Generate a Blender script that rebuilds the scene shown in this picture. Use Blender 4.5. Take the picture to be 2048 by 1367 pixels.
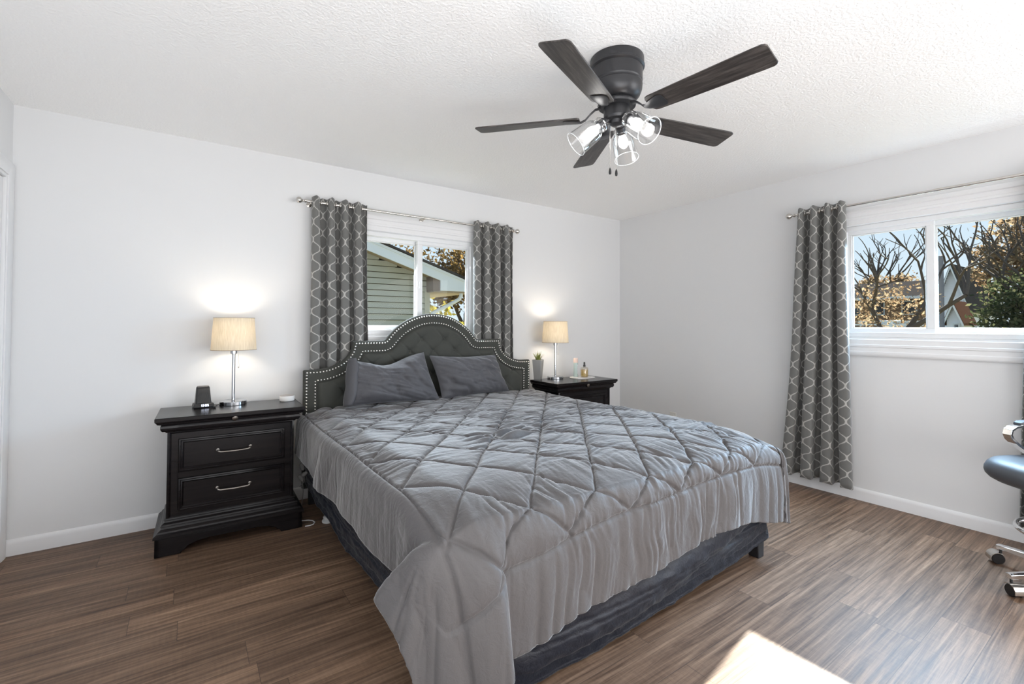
import bpy, bmesh, math, random
import numpy as np
from mathutils import Vector, Matrix, Euler
from mathutils.geometry import delaunay_2d_cdt

for o in list(bpy.data.objects):
    bpy.data.objects.remove(o, do_unlink=True)
SC = bpy.context.scene
COL = SC.collection
PI = math.pi
random.seed(7)

# ------------------------------------------------------------------ room constants (metres)
XL, XR, YB, YF, HC = -0.793, 4.007, 3.622, -1.60, 2.44   # left, right, back, rear walls and ceiling
CAM = Vector((0.0, 0.0, 1.2488))

# ------------------------------------------------------------------ camera
cam_d = bpy.data.cameras.new('camera')
cam = bpy.data.objects.new('camera', cam_d)
COL.objects.link(cam)
cam_d.sensor_fit = 'HORIZONTAL'
cam_d.sensor_width = 36.0
cam_d.lens = 932.258 / 2048 * 36.0
cam_d.shift_x = 0.0
cam_d.shift_y = (632.38 - 683.5) / 2048
cam_d.clip_start = 0.02
cam_d.clip_end = 400
yaw, pitch, roll = 0.6084, 0.0192, 0.0040
fw = Vector((math.sin(yaw) * math.cos(pitch), math.cos(yaw) * math.cos(pitch), math.sin(pitch)))
rt = Vector((math.cos(yaw), -math.sin(yaw), 0))
up = rt.cross(fw)
rt2 = rt * math.cos(roll) + up * math.sin(roll)
up2 = -rt * math.sin(roll) + up * math.cos(roll)
m = Matrix((rt2, up2, -fw)).transposed().to_4x4()
m.translation = CAM
cam.matrix_world = m
SC.camera = cam

# ------------------------------------------------------------------ world, sun, large lights, exposure
SC.view_settings.view_transform = 'Standard'
SC.view_settings.look = 'None'
SC.view_settings.exposure = 0.07
SC.view_settings.gamma = 1.0
SC.view_settings.use_curve_mapping = False
SC.cycles.max_bounces = 10
SC.cycles.diffuse_bounces = 6
SC.cycles.glossy_bounces = 4
SC.cycles.transmission_bounces = 6
SC.cycles.transparent_max_bounces = 24
SC.cycles.sample_clamp_indirect = 8.0

world = bpy.data.worlds.new('world')
SC.world = world
world.use_nodes = True
wn = world.node_tree
wn.nodes.clear()
w_out = wn.nodes.new('ShaderNodeOutputWorld')
w_bg = wn.nodes.new('ShaderNodeBackground')
w_tc = wn.nodes.new('ShaderNodeTexCoord')
w_sep = wn.nodes.new('ShaderNodeSeparateXYZ')
w_rmp = wn.nodes.new('ShaderNodeValToRGB')
wn.links.new(w_tc.outputs['Generated'], w_sep.inputs[0])
wn.links.new(w_sep.outputs['Z'], w_rmp.inputs[0])
wn.links.new(w_rmp.outputs[0], w_bg.inputs[0])
wn.links.new(w_bg.outputs[0], w_out.inputs[0])
el = w_rmp.color_ramp.elements
el[0].position = 0.0
el[0].color = (0.78, 0.90, 0.98, 1)
el[1].position = 0.80
el[1].color = (0.30, 0.55, 0.92, 1)
w_bg.inputs[1].default_value = 1.0

sun_d = bpy.data.lights.new('sun', 'SUN')
sun = bpy.data.objects.new('sun', sun_d)
COL.objects.link(sun)
sun_d.energy = 26.0
sun_d.angle = 0.009
sun_d.color = (1.0, 0.93, 0.82)
sun_dir = Vector((-0.986, -0.160, -0.578))
sun.rotation_euler = sun_dir.to_track_quat('-Z', 'Y').to_euler()
sun.location = (12, 3, 8)


def area(name, loc, direction, sx, sy, power, color=(1, 1, 1), spread=180):
    d = bpy.data.lights.new(name, 'AREA')
    d.shape = 'RECTANGLE'
    d.size, d.size_y = sx, sy
    d.energy = power
    d.color = color
    d.spread = math.radians(spread)
    o = bpy.data.objects.new(name, d)
    COL.objects.link(o)
    o.location = loc
    o.rotation_euler = Vector(direction).to_track_quat('-Z', 'Y').to_euler()
    return o


# added fill lamps in the unseen rear half, then daylight at the visible windows
area('rear_wall_fill', (2.0, YF + 0.03, 1.30), (-0.05, 1, 0.12), 3.4, 2.0, 108, (0.985, 0.99, 1.0))  # added fill lamp; the rear wall has no window
area('left_wall_fill', (XL + 0.03, -0.2, 1.3), (1, 0.35, 0.45), 2.2, 2.0, 34, (0.985, 0.99, 1.0))  # added fill lamp on the solid left wall, no doorway here
area('right_wall_fill', (XR - 0.03, -0.75, 1.35), (-1, 0.35, -0.05), 1.3, 1.5, 40, (0.975, 0.985, 1.0))  # added fill lamp; the right wall has no opening at this spot
area('ceiling_fill', (0.1, -0.75, 0.55), (-0.10, 0.62, 1), 1.8, 1.2, 26, (0.985, 0.99, 1.0), 130)  # added upward fill behind the camera to brighten the ceiling
area('back_window_daylight', (1.6, YB + 0.16, 1.58), (0, -1, -0.8), 0.95, 0.70, 18, (0.80, 0.90, 1.0), 120)
area('right_window_daylight', (XR + 0.16, 0.93, 1.58), (-1, 0, -0.75), 0.86, 0.70, 58, (0.50, 0.74, 1.0), 115)


# ------------------------------------------------------------------ noise helpers (numpy)
def _hash(ix, iy, seed):
    n = (ix.astype(np.int64) * 374761393 + iy.astype(np.int64) * 668265263 + seed * 982451653) & 0xffffffff
    n = ((n ^ (n >> 13)) * 1274126177) & 0xffffffff
    return ((n ^ (n >> 16)) & 0xffff) / 65535.0


def vnoise(x, y, seed=0):
    x0, y0 = np.floor(x), np.floor(y)
    fx, fy = x - x0, y - y0
    fx = fx * fx * fx * (fx * (fx * 6 - 15) + 10)
    fy = fy * fy * fy * (fy * (fy * 6 - 15) + 10)
    a = _hash(x0, y0, seed); b = _hash(x0 + 1, y0, seed)
    c = _hash(x0, y0 + 1, seed); d = _hash(x0 + 1, y0 + 1, seed)
    return (a * (1 - fx) + b * fx) * (1 - fy) + (c * (1 - fx) + d * fx) * fy


def fbm(x, y, seed=0, oct=3):
    s, a, t = 0, 1.0, 0
    for i in range(oct):
        s = s + a * (vnoise(x * 2 ** i, y * 2 ** i, seed + i * 17) * 2 - 1)
        t += a
        a *= 0.5
    return s / t


def ridged(x, y, seed=0):
    """puffy swells parted by sharp valleys, like gathered cloth"""
    n = vnoise(x, y, seed) * 2 - 1
    return np.abs(n) ** 0.8 * 2 - 1


def sstep(a, b, x):
    t = np.clip((x - a) / (b - a), 0, 1)
    return t * t * (3 - 2 * t)


# ------------------------------------------------------------------ materials
MATS = {}


def mat(name, color=(0.5, 0.5, 0.5), rough=0.5, metal=0.0, spec=0.5, emit=None, emit_s=0.0, sheen=0.0, bump=None, coat=0.0):
    """bump = (scale xyz, strength, distance)"""
    if name in MATS:
        return MATS[name]
    mt = bpy.data.materials.new(name)
    mt.use_nodes = True
    nt = mt.node_tree
    b = nt.nodes['Principled BSDF']
    b.inputs['Base Color'].default_value = (*color, 1)
    b.inputs['Roughness'].default_value = rough
    b.inputs['Metallic'].default_value = metal
    b.inputs['Specular IOR Level'].default_value = spec
    if sheen:
        b.inputs['Sheen Weight'].default_value = sheen
        b.inputs['Sheen Roughness'].default_value = 0.4
    if coat:
        b.inputs['Coat Weight'].default_value = coat
        b.inputs['Coat Roughness'].default_value = 0.15
    if emit:
        b.inputs['Emission Color'].default_value = (*emit, 1)
        b.inputs['Emission Strength'].default_value = emit_s
    if bump:
        sc, st, dist = bump
        tc = nt.nodes.new('ShaderNodeTexCoord')
        mp = nt.nodes.new('ShaderNodeMapping')
        mp.inputs['Scale'].default_value = sc
        nz = nt.nodes.new('ShaderNodeTexNoise')
        nz.inputs['Scale'].default_value = 1.0
        nz.inputs['Detail'].default_value = 3.0
        bp = nt.nodes.new('ShaderNodeBump')
        bp.inputs['Strength'].default_value = st
        bp.inputs['Distance'].default_value = dist
        nt.links.new(tc.outputs['Object'], mp.inputs[0])
        nt.links.new(mp.outputs[0], nz.inputs['Vector'])
        nt.links.new(nz.outputs['Fac'], bp.inputs['Height'])
        nt.links.new(bp.outputs[0], b.inputs['Normal'])
    MATS[name] = mt
    return mt


def N(nt, kind, **kw):
    n = nt.nodes.new(kind)
    for k, v in kw.items():
        if k.startswith('i_'):
            n.inputs[k[2:].replace('_', ' ')].default_value = v
        else:
            setattr(n, k, v)
    return n


def mth(nt, op, a, b=None, c=None):
    n = nt.nodes.new('ShaderNodeMath')
    n.operation = op
    for i, v in enumerate((a, b, c)):
        if v is None:
            continue
        if isinstance(v, (int, float)):
            n.inputs[i].default_value = v
        else:
            nt.links.new(v, n.inputs[i])
    return n.outputs[0]


def ramp(nt, src, stops):
    r = nt.nodes.new('ShaderNodeValToRGB')
    e = r.color_ramp.elements
    while len(e) < len(stops):
        e.new(0.5)
    for i, (p, c) in enumerate(stops):
        e[i].position = p
        e[i].color = (*c, 1)
    nt.links.new(src, r.inputs[0])
    return r.outputs[0]


def mixc(nt, fac, a, b, blend='MIX'):
    n = nt.nodes.new('ShaderNodeMix')
    n.data_type = 'RGBA'
    n.blend_type = blend
    for sock, v in ((n.inputs[0], fac), (n.inputs[6], a), (n.inputs[7], b)):
        if isinstance(v, (int, float)):
            sock.default_value = v
        elif isinstance(v, tuple):
            sock.default_value = (*v, 1)
        else:
            nt.links.new(v, sock)
    return n.outputs[2]


def make_wood(name, stops, scale=(1.5, 26, 26), rough=0.4, spec=0.5, bump=0.12, coord='Object'):
    if name in MATS:
        return MATS[name]
    mt = bpy.data.materials.new(name)
    mt.use_nodes = True
    nt = mt.node_tree
    b = nt.nodes['Principled BSDF']
    tc = nt.nodes.new('ShaderNodeTexCoord')
    mp = N(nt, 'ShaderNodeMapping')
    mp.inputs['Scale'].default_value = scale
    nt.links.new(tc.outputs[coord], mp.inputs[0])
    nz = N(nt, 'ShaderNodeTexNoise', i_Scale=1.0, i_Detail=6.0, i_Roughness=0.65, i_Distortion=0.6)
    nt.links.new(mp.outputs[0], nz.inputs['Vector'])
    c = ramp(nt, nz.outputs['Fac'], stops)
    nt.links.new(c, b.inputs['Base Color'])
    b.inputs['Roughness'].default_value = rough
    b.inputs['Specular IOR Level'].default_value = spec
    if bump:
        bp = N(nt, 'ShaderNodeBump', i_Strength=bump, i_Distance=0.002)
        nt.links.new(nz.outputs['Fac'], bp.inputs['Height'])
        nt.links.new(bp.outputs[0], b.inputs['Normal'])
    MATS[name] = mt
    return mt


def make_floor():
    mt = bpy.data.materials.new('floor_planks')
    mt.use_nodes = True
    nt = mt.node_tree
    b = nt.nodes['Principled BSDF']
    tc = nt.nodes.new('ShaderNodeTexCoord')
    sep = N(nt, 'ShaderNodeSeparateXYZ')
    nt.links.new(tc.outputs['Object'], sep.inputs[0])
    x, y = sep.outputs['X'], sep.outputs['Y']
    W, L = 0.152, 1.22
    row = mth(nt, 'FLOOR', mth(nt, 'DIVIDE', y, W))
    wn_ = N(nt, 'ShaderNodeTexWhiteNoise', noise_dimensions='1D')
    nt.links.new(row, wn_.inputs['W'])
    xo = mth(nt, 'ADD', mth(nt, 'DIVIDE', x, L), mth(nt, 'MULTIPLY', wn_.outputs['Value'], 7.3))
    colm = mth(nt, 'FLOOR', xo)
    cmb = N(nt, 'ShaderNodeCombineXYZ')
    nt.links.new(row, cmb.inputs[0]); nt.links.new(colm, cmb.inputs[1])
    wn2 = N(nt, 'ShaderNodeTexWhiteNoise', noise_dimensions='2D')
    nt.links.new(cmb.outputs[0], wn2.inputs['Vector'])
    rnd = wn2.outputs['Value']
    # seam masks
    fy = mth(nt, 'FRACT', mth(nt, 'DIVIDE', y, W))
    fx = mth(nt, 'FRACT', xo)
    dy = mth(nt, 'MULTIPLY', mth(nt, 'MINIMUM', fy, mth(nt, 'SUBTRACT', 1.0, fy)), W)
    dx = mth(nt, 'MULTIPLY', mth(nt, 'MINIMUM', fx, mth(nt, 'SUBTRACT', 1.0, fx)), L)
    d = mth(nt, 'MINIMUM', dx, dy)
    seam = mth(nt, 'LESS_THAN', d, 0.0011)
    # grain, shifted for every plank
    gx = mth(nt, 'ADD', mth(nt, 'MULTIPLY', x, 1.7), mth(nt, 'MULTIPLY', rnd, 41.0))
    gy = mth(nt, 'ADD', mth(nt, 'MULTIPLY', y, 52.0), mth(nt, 'MULTIPLY', rnd, 23.0))
    g = N(nt, 'ShaderNodeCombineXYZ')
    nt.links.new(gx, g.inputs[0]); nt.links.new(gy, g.inputs[1])
    n1 = N(nt, 'ShaderNodeTexNoise', i_Scale=1.0, i_Detail=8.0, i_Roughness=0.72, i_Distortion=0.55)
    nt.links.new(g.outputs[0], n1.inputs['Vector'])
    g2 = N(nt, 'ShaderNodeCombineXYZ')
    nt.links.new(mth(nt, 'ADD', mth(nt, 'MULTIPLY', x, 0.9), mth(nt, 'MULTIPLY', rnd, 17.0)), g2.inputs[0])
    nt.links.new(mth(nt, 'MULTIPLY', y, 9.0), g2.inputs[1])
    n2 = N(nt, 'ShaderNodeTexNoise', i_Scale=1.0, i_Detail=3.0, i_Distortion=0.8)
    nt.links.new(g2.outputs[0], n2.inputs['Vector'])
    # fine saw marks across the grain
    g3 = N(nt, 'ShaderNodeCombineXYZ')
    nt.links.new(mth(nt, 'MULTIPLY', x, 95.0), g3.inputs[0])
    nt.links.new(mth(nt, 'ADD', mth(nt, 'MULTIPLY', y, 14.0), mth(nt, 'MULTIPLY', rnd, 9.0)), g3.inputs[1])
    n3 = N(nt, 'ShaderNodeTexNoise', i_Scale=1.0, i_Detail=2.0)
    nt.links.new(g3.outputs[0], n3.inputs['Vector'])
    tot = mth(nt, 'ADD', mth(nt, 'MULTIPLY', n1.outputs['Fac'], 0.74), mth(nt, 'MULTIPLY', n2.outputs['Fac'], 0.20))
    tot = mth(nt, 'ADD', tot, mth(nt, 'MULTIPLY', n3.outputs['Fac'], 0.07))
    c = ramp(nt, tot, [(0.36, FLOOR_COLS[0]), (0.46, FLOOR_COLS[1]), (0.54, FLOOR_COLS[2]), (0.66, FLOOR_COLS[3])])
    tint = ramp(nt, rnd, [(0.0, (0.80, 0.78, 0.77)), (0.5, (1.0, 1.0, 1.0)), (1.0, (1.15, 1.12, 1.08))])
    c = mixc(nt, 1.0, c, tint, 'MULTIPLY')
    c = mixc(nt, mth(nt, 'MULTIPLY', seam, 0.65), c, (0.03, 0.022, 0.018))
    nt.links.new(c, b.inputs['Base Color'])
    rr = mth(nt, 'ADD', mth(nt, 'MULTIPLY', n1.outputs['Fac'], 0.18), 0.38)
    nt.links.new(rr, b.inputs['Roughness'])
    b.inputs['Specular IOR Level'].default_value = 0.32
    bp = N(nt, 'ShaderNodeBump', i_Strength=0.30, i_Distance=0.0012)
    hh = mth(nt, 'SUBTRACT', n1.outputs['Fac'], mth(nt, 'MULTIPLY', seam, 0.6))
    nt.links.new(hh, bp.inputs['Height'])
    nt.links.new(bp.outputs[0], b.inputs['Normal'])
    return mt


FLOOR_COLS = [(0.056, 0.032, 0.021), (0.128, 0.078, 0.050), (0.200, 0.127, 0.084), (0.330, 0.222, 0.150)]


def make_ceiling():
    mt = bpy.data.materials.new('textured_ceiling_paint')
    mt.use_nodes = True
    nt = mt.node_tree
    b = nt.nodes['Principled BSDF']
    b.inputs['Base Color'].default_value = (0.92, 0.92, 0.915, 1)
    b.inputs['Roughness'].default_value = 0.85
    tc = nt.nodes.new('ShaderNodeTexCoord')
    n1 = N(nt, 'ShaderNodeTexNoise', i_Scale=75.0, i_Detail=3.0, i_Roughness=0.55)
    nt.links.new(tc.outputs['Object'], n1.inputs['Vector'])
    h = ramp(nt, n1.outputs['Fac'], [(0.42, (0, 0, 0)), (0.60, (1, 1, 1))])
    bp = N(nt, 'ShaderNodeBump', i_Strength=0.35, i_Distance=0.004)
    nt.links.new(h, bp.inputs['Height'])
    nt.links.new(bp.outputs[0], b.inputs['Normal'])
    return mt


def make_glass(name, tint=(1, 1, 1), gloss=0.08, rim=0.0):
    """thin clear glass: see-through with a reflection that grows at grazing angles"""
    mt = bpy.data.materials.new(name)
    mt.use_nodes = True
    nt = mt.node_tree
    nt.nodes.clear()
    out = N(nt, 'ShaderNodeOutputMaterial')
    tr = N(nt, 'ShaderNodeBsdfTransparent')
    tr.inputs[0].default_value = (*tint, 1)
    gl = N(nt, 'ShaderNodeBsdfGlossy', i_Roughness=0.02)
    lw = N(nt, 'ShaderNodeLayerWeight', i_Blend=0.25)
    mx = N(nt, 'ShaderNodeMixShader')
    f = mth(nt, 'ADD', mth(nt, 'MULTIPLY', lw.outputs['Facing'], rim), gloss)
    nt.links.new(f, mx.inputs[0])
    nt.links.new(tr.outputs[0], mx.inputs[1])
    nt.links.new(gl.outputs[0], mx.inputs[2])
    nt.links.new(mx.outputs[0], out.inputs[0])
    return mt


def make_shade():
    mt = bpy.data.materials.new('linen_lampshade')
    mt.use_nodes = True
    nt = mt.node_tree
    nt.nodes.clear()
    out = N(nt, 'ShaderNodeOutputMaterial')
    tc = N(nt, 'ShaderNodeTexCoord')
    mp = N(nt, 'ShaderNodeMapping')
    mp.inputs['Scale'].default_value = (260, 260, 7)
    nz = N(nt, 'ShaderNodeTexNoise', i_Scale=1.0, i_Detail=2.0)
    nt.links.new(tc.outputs['Object'], mp.inputs[0])
    nt.links.new(mp.outputs[0], nz.inputs['Vector'])
    c = ramp(nt, nz.outputs['Fac'], [(0.3, (0.66, 0.60, 0.49)), (0.7, (0.80, 0.745, 0.64))])
    df = N(nt, 'ShaderNodeBsdfDiffuse')
    tl = N(nt, 'ShaderNodeBsdfTranslucent')
    nt.links.new(c, df.inputs[0]); nt.links.new(c, tl.inputs[0])
    mx = N(nt, 'ShaderNodeMixShader')
    mx.inputs[0].default_value = 0.33
    nt.links.new(df.outputs[0], mx.inputs[1]); nt.links.new(tl.outputs[0], mx.inputs[2])
    nt.links.new(mx.outputs[0], out.inputs[0])
    return mt


def make_curtain():
    """grey jacquard with a pale ogee trellis, drawn in cloth coordinates (uv in metres)"""
    mt = bpy.data.materials.new('trellis_curtain_fabric')
    mt.use_nodes = True
    nt = mt.node_tree
    b = nt.nodes['Principled BSDF']
    uv = N(nt, 'ShaderNodeUVMap')
    uv.uv_map = 'cloth'
    sep = N(nt, 'ShaderNodeSeparateXYZ')
    nt.links.new(uv.outputs[0], sep.inputs[0])
    nzw = N(nt, 'ShaderNodeTexNoise', i_Scale=60.0, i_Detail=2.0)
    nt.links.new(uv.outputs[0], nzw.inputs['Vector'])
    wob = mth(nt, 'MULTIPLY', mth(nt, 'SUBTRACT', nzw.outputs['Fac'], 0.5), 0.16)
    p = mth(nt, 'ADD', mth(nt, 'DIVIDE', sep.outputs['X'], 0.047), wob)
    th = mth(nt, 'MULTIPLY', sep.outputs['Y'], 2 * PI / 0.128)
    cs = mth(nt, 'COSINE', th)
    # sharpen the cosine into an ogee
    cs = mth(nt, 'SUBTRACT', mth(nt, 'MULTIPLY', cs, 1.22), mth(nt, 'MULTIPLY', mth(nt, 'POWER', cs, 3.0), 0.22))
    amp = mth(nt, 'MULTIPLY', cs, 0.5)
    k0 = mth(nt, 'FLOOR', p)

    def dist(k):
        par = mth(nt, 'SUBTRACT', 1.0, mth(nt, 'MULTIPLY', mth(nt, 'FLOORED_MODULO', k, 2.0), 2.0))
        return mth(nt, 'ABSOLUTE', mth(nt, 'SUBTRACT', mth(nt, 'SUBTRACT', p, k), mth(nt, 'MULTIPLY', amp, par)))
    dd = dist(k0)
    for off in (-1.0, 1.0, 2.0):
        dd = mth(nt, 'MINIMUM', dd, dist(mth(nt, 'ADD', k0, off)))
    line = ramp(nt, dd, [(0.075, (1, 1, 1)), (0.125, (0, 0, 0))])
    weave = N(nt, 'ShaderNodeTexNoise', i_Scale=420.0, i_Detail=2.0)
    nt.links.new(uv.outputs[0], weave.inputs['Vector'])
    base = ramp(nt, weave.outputs['Fac'], [(0.30, (0.055, 0.056, 0.054)), (0.70, (0.215, 0.212, 0.200))])
    pale = ramp(nt, weave.outputs['Fac'], [(0.25, (0.34, 0.33, 0.31)), (0.75, (0.50, 0.49, 0.46))])
    c = mixc(nt, line, base, pale)
    nt.links.new(c, b.inputs['Base Color'])
    b.inputs['Roughness'].default_value = 0.75
    b.inputs['Sheen Weight'].default_value = 0.25
    bp = N(nt, 'ShaderNodeBump', i_Strength=0.25, i_Distance=0.001)
    nt.links.new(weave.outputs['Fac'], bp.inputs['Height'])
    nt.links.new(bp.outputs[0], b.inputs['Normal'])
    return mt


def make_cloth(name, color, rough=0.62, sheen=0.3, fine=(220, 220, 220), crease=0.35, spec=0.35):
    mt = bpy.data.materials.new(name)
    mt.use_nodes = True
    nt = mt.node_tree
    b = nt.nodes['Principled BSDF']
    b.inputs['Base Color'].default_value = (*color, 1)
    b.inputs['Roughness'].default_value = rough
    b.inputs['Specular IOR Level'].default_value = spec
    b.inputs['Sheen Weight'].default_value = sheen
    b.inputs['Sheen Roughness'].default_value = 0.35
    tc = N(nt, 'ShaderNodeTexCoord')
    n1 = N(nt, 'ShaderNodeTexNoise', i_Scale=34.0, i_Detail=4.0, i_Roughness=0.6, i_Distortion=0.8)
    nt.links.new(tc.outputs['Object'], n1.inputs['Vector'])
    mp = N(nt, 'ShaderNodeMapping')
    mp.inputs['Scale'].default_value = fine
    nt.links.new(tc.outputs['Object'], mp.inputs[0])
    n2 = N(nt, 'ShaderNodeTexNoise', i_Scale=1.0, i_Detail=2.0)
    nt.links.new(mp.outputs[0], n2.inputs['Vector'])
    h = mth(nt, 'ADD', mth(nt, 'MULTIPLY', n1.outputs['Fac'], 1.0), mth(nt, 'MULTIPLY', n2.outputs['Fac'], 0.08))
    bp = N(nt, 'ShaderNodeBump', i_Strength=crease, i_Distance=0.006)
    nt.links.new(h, bp.inputs['Height'])
    nt.links.new(bp.outputs[0], b.inputs['Normal'])
    return mt


def make_bulb(name, color, strength):
    """lit frosted bulb: a glowing shell that lets the light inside it out"""
    mt = bpy.data.materials.new(name)
    mt.use_nodes = True
    nt = mt.node_tree
    nt.nodes.clear()
    out = N(nt, 'ShaderNodeOutputMaterial')
    em = N(nt, 'ShaderNodeEmission', i_Strength=strength)
    em.inputs[0].default_value = (*color, 1)
    tr = N(nt, 'ShaderNodeBsdfTransparent')
    ad = N(nt, 'ShaderNodeAddShader')
    nt.links.new(em.outputs[0], ad.inputs[0]); nt.links.new(tr.outputs[0], ad.inputs[1])
    nt.links.new(ad.outputs[0], out.inputs[0])
    return mt


M_WALL = mat('wall_paint', (0.715, 0.717, 0.72), 0.75, spec=0.3, bump=((180, 180, 180), 0.06, 0.001))
M_TRIM = mat('white_trim_paint', (0.76, 0.76, 0.765), 0.42)
M_VINYL = mat('white_vinyl', (0.77, 0.78, 0.79), 0.38)
M_CEIL = make_ceiling()
M_FLOOR = make_floor()
M_PANE = make_glass('window_glass', (0.97, 0.985, 0.98), 0.004, 0.05)
M_CURTAIN = make_curtain()
M_NICKEL = mat('brushed_nickel', (0.62, 0.59, 0.55), 0.24, 1.0)
M_CHROME = mat('chrome', (0.82, 0.83, 0.85), 0.07, 1.0)
M_ESP = make_wood('espresso_wood', [(0.3, (0.0060, 0.0052, 0.0060)), (0.55, (0.011, 0.0092, 0.0098)), (0.75, (0.018, 0.014, 0.013))], (2.0, 30, 30), 0.24, 0.24, 0.03)
M_LCHROME = mat('polished_steel', (0.52, 0.53, 0.55), 0.14, 1.0)
M_PEWTER = mat('aged_pewter', (0.34, 0.31, 0.28), 0.35, 1.0)
M_SHADE = make_shade()
M_UPH = make_cloth('charcoal_linen_upholstery', (0.056, 0.058, 0.052), 0.85, 0.25, (700, 700, 700), 0.08, 0.2)
M_NAIL = mat('polished_nailheads', (0.80, 0.78, 0.74), 0.22, 1.0)
M_COMF = make_cloth('slate_microfibre', (0.098, 0.092, 0.093), 0.60, 0.55, (260, 260, 260), 0.5, 0.30)
M_PILLOW = make_cloth('slate_pillowcase', (0.078, 0.077, 0.085), 0.62, 0.35, (300, 300, 300), 0.25, 0.35)
M_SKIRT = make_cloth('navy_quilted_skirt', (0.0075, 0.0095, 0.017), 0.5, 0.12, (240, 240, 240), 0.6, 0.38)
M_SHEET = mat('white_sheet', (0.75, 0.75, 0.76), 0.8)
M_BLACK = mat('black_plastic', (0.012, 0.012, 0.013), 0.35)
M_BLACKM = mat('black_metal', (0.016, 0.016, 0.018), 0.4, 0.0)

# ------------------------------------------------------------------ object helpers


def tag(o, label=None, cat=None, group=None, kind=None):
    if label: o['label'] = label
    if cat: o['category'] = cat
    if group: o['group'] = group
    if kind: o['kind'] = kind
    return o


def empty(name, loc=(0, 0, 0), rz=0.0, label=None, cat=None, group=None, kind=None):
    o = bpy.data.objects.new(name, None)
    COL.objects.link(o)
    o.location = loc
    o.rotation_euler = (0, 0, rz)
    o.empty_display_size = 0.05
    return tag(o, label, cat, group, kind)


def mesh_obj(name, verts, faces, material, parent=None, smooth=True, origin=None, uv=None, uvname='cloth'):
    me = bpy.data.meshes.new(name)
    v = np.asarray(verts, dtype=np.float64).reshape(-1, 3)
    if origin is not None:
        v = v - np.array(origin)
    me.from_pydata(v.tolist(), [], [list(map(int, f)) for f in faces])
    me.validate()
    me.materials.append(material)
    if smooth is True:
        me.polygons.foreach_set('use_smooth', [True] * len(me.polygons))
    if uv is not None:
        ul = me.uv_layers.new(name=uvname)
        idx = np.empty(len(me.loops), dtype=np.int32)
        me.loops.foreach_get('vertex_index', idx)
        ul.data.foreach_set('uv', np.asarray(uv, dtype=np.float32)[idx].ravel())
    me.update()
    o = bpy.data.objects.new(name, me)
    COL.objects.link(o)
    if parent is not None:
        o.parent = parent
    elif origin is not None:
        o.location = origin
    return o


def autosmooth(o, ang=0.6):
    """sharp edges above an angle, smooth below"""
    bm = bmesh.new()
    bm.from_mesh(o.data)
    for f in bm.faces:
        f.smooth = True
    for e in bm.edges:
        if len(e.link_faces) == 2 and e.calc_face_angle(0) > ang:
            e.smooth = False
    bm.to_mesh(o.data)
    bm.free()
    return o


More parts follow.
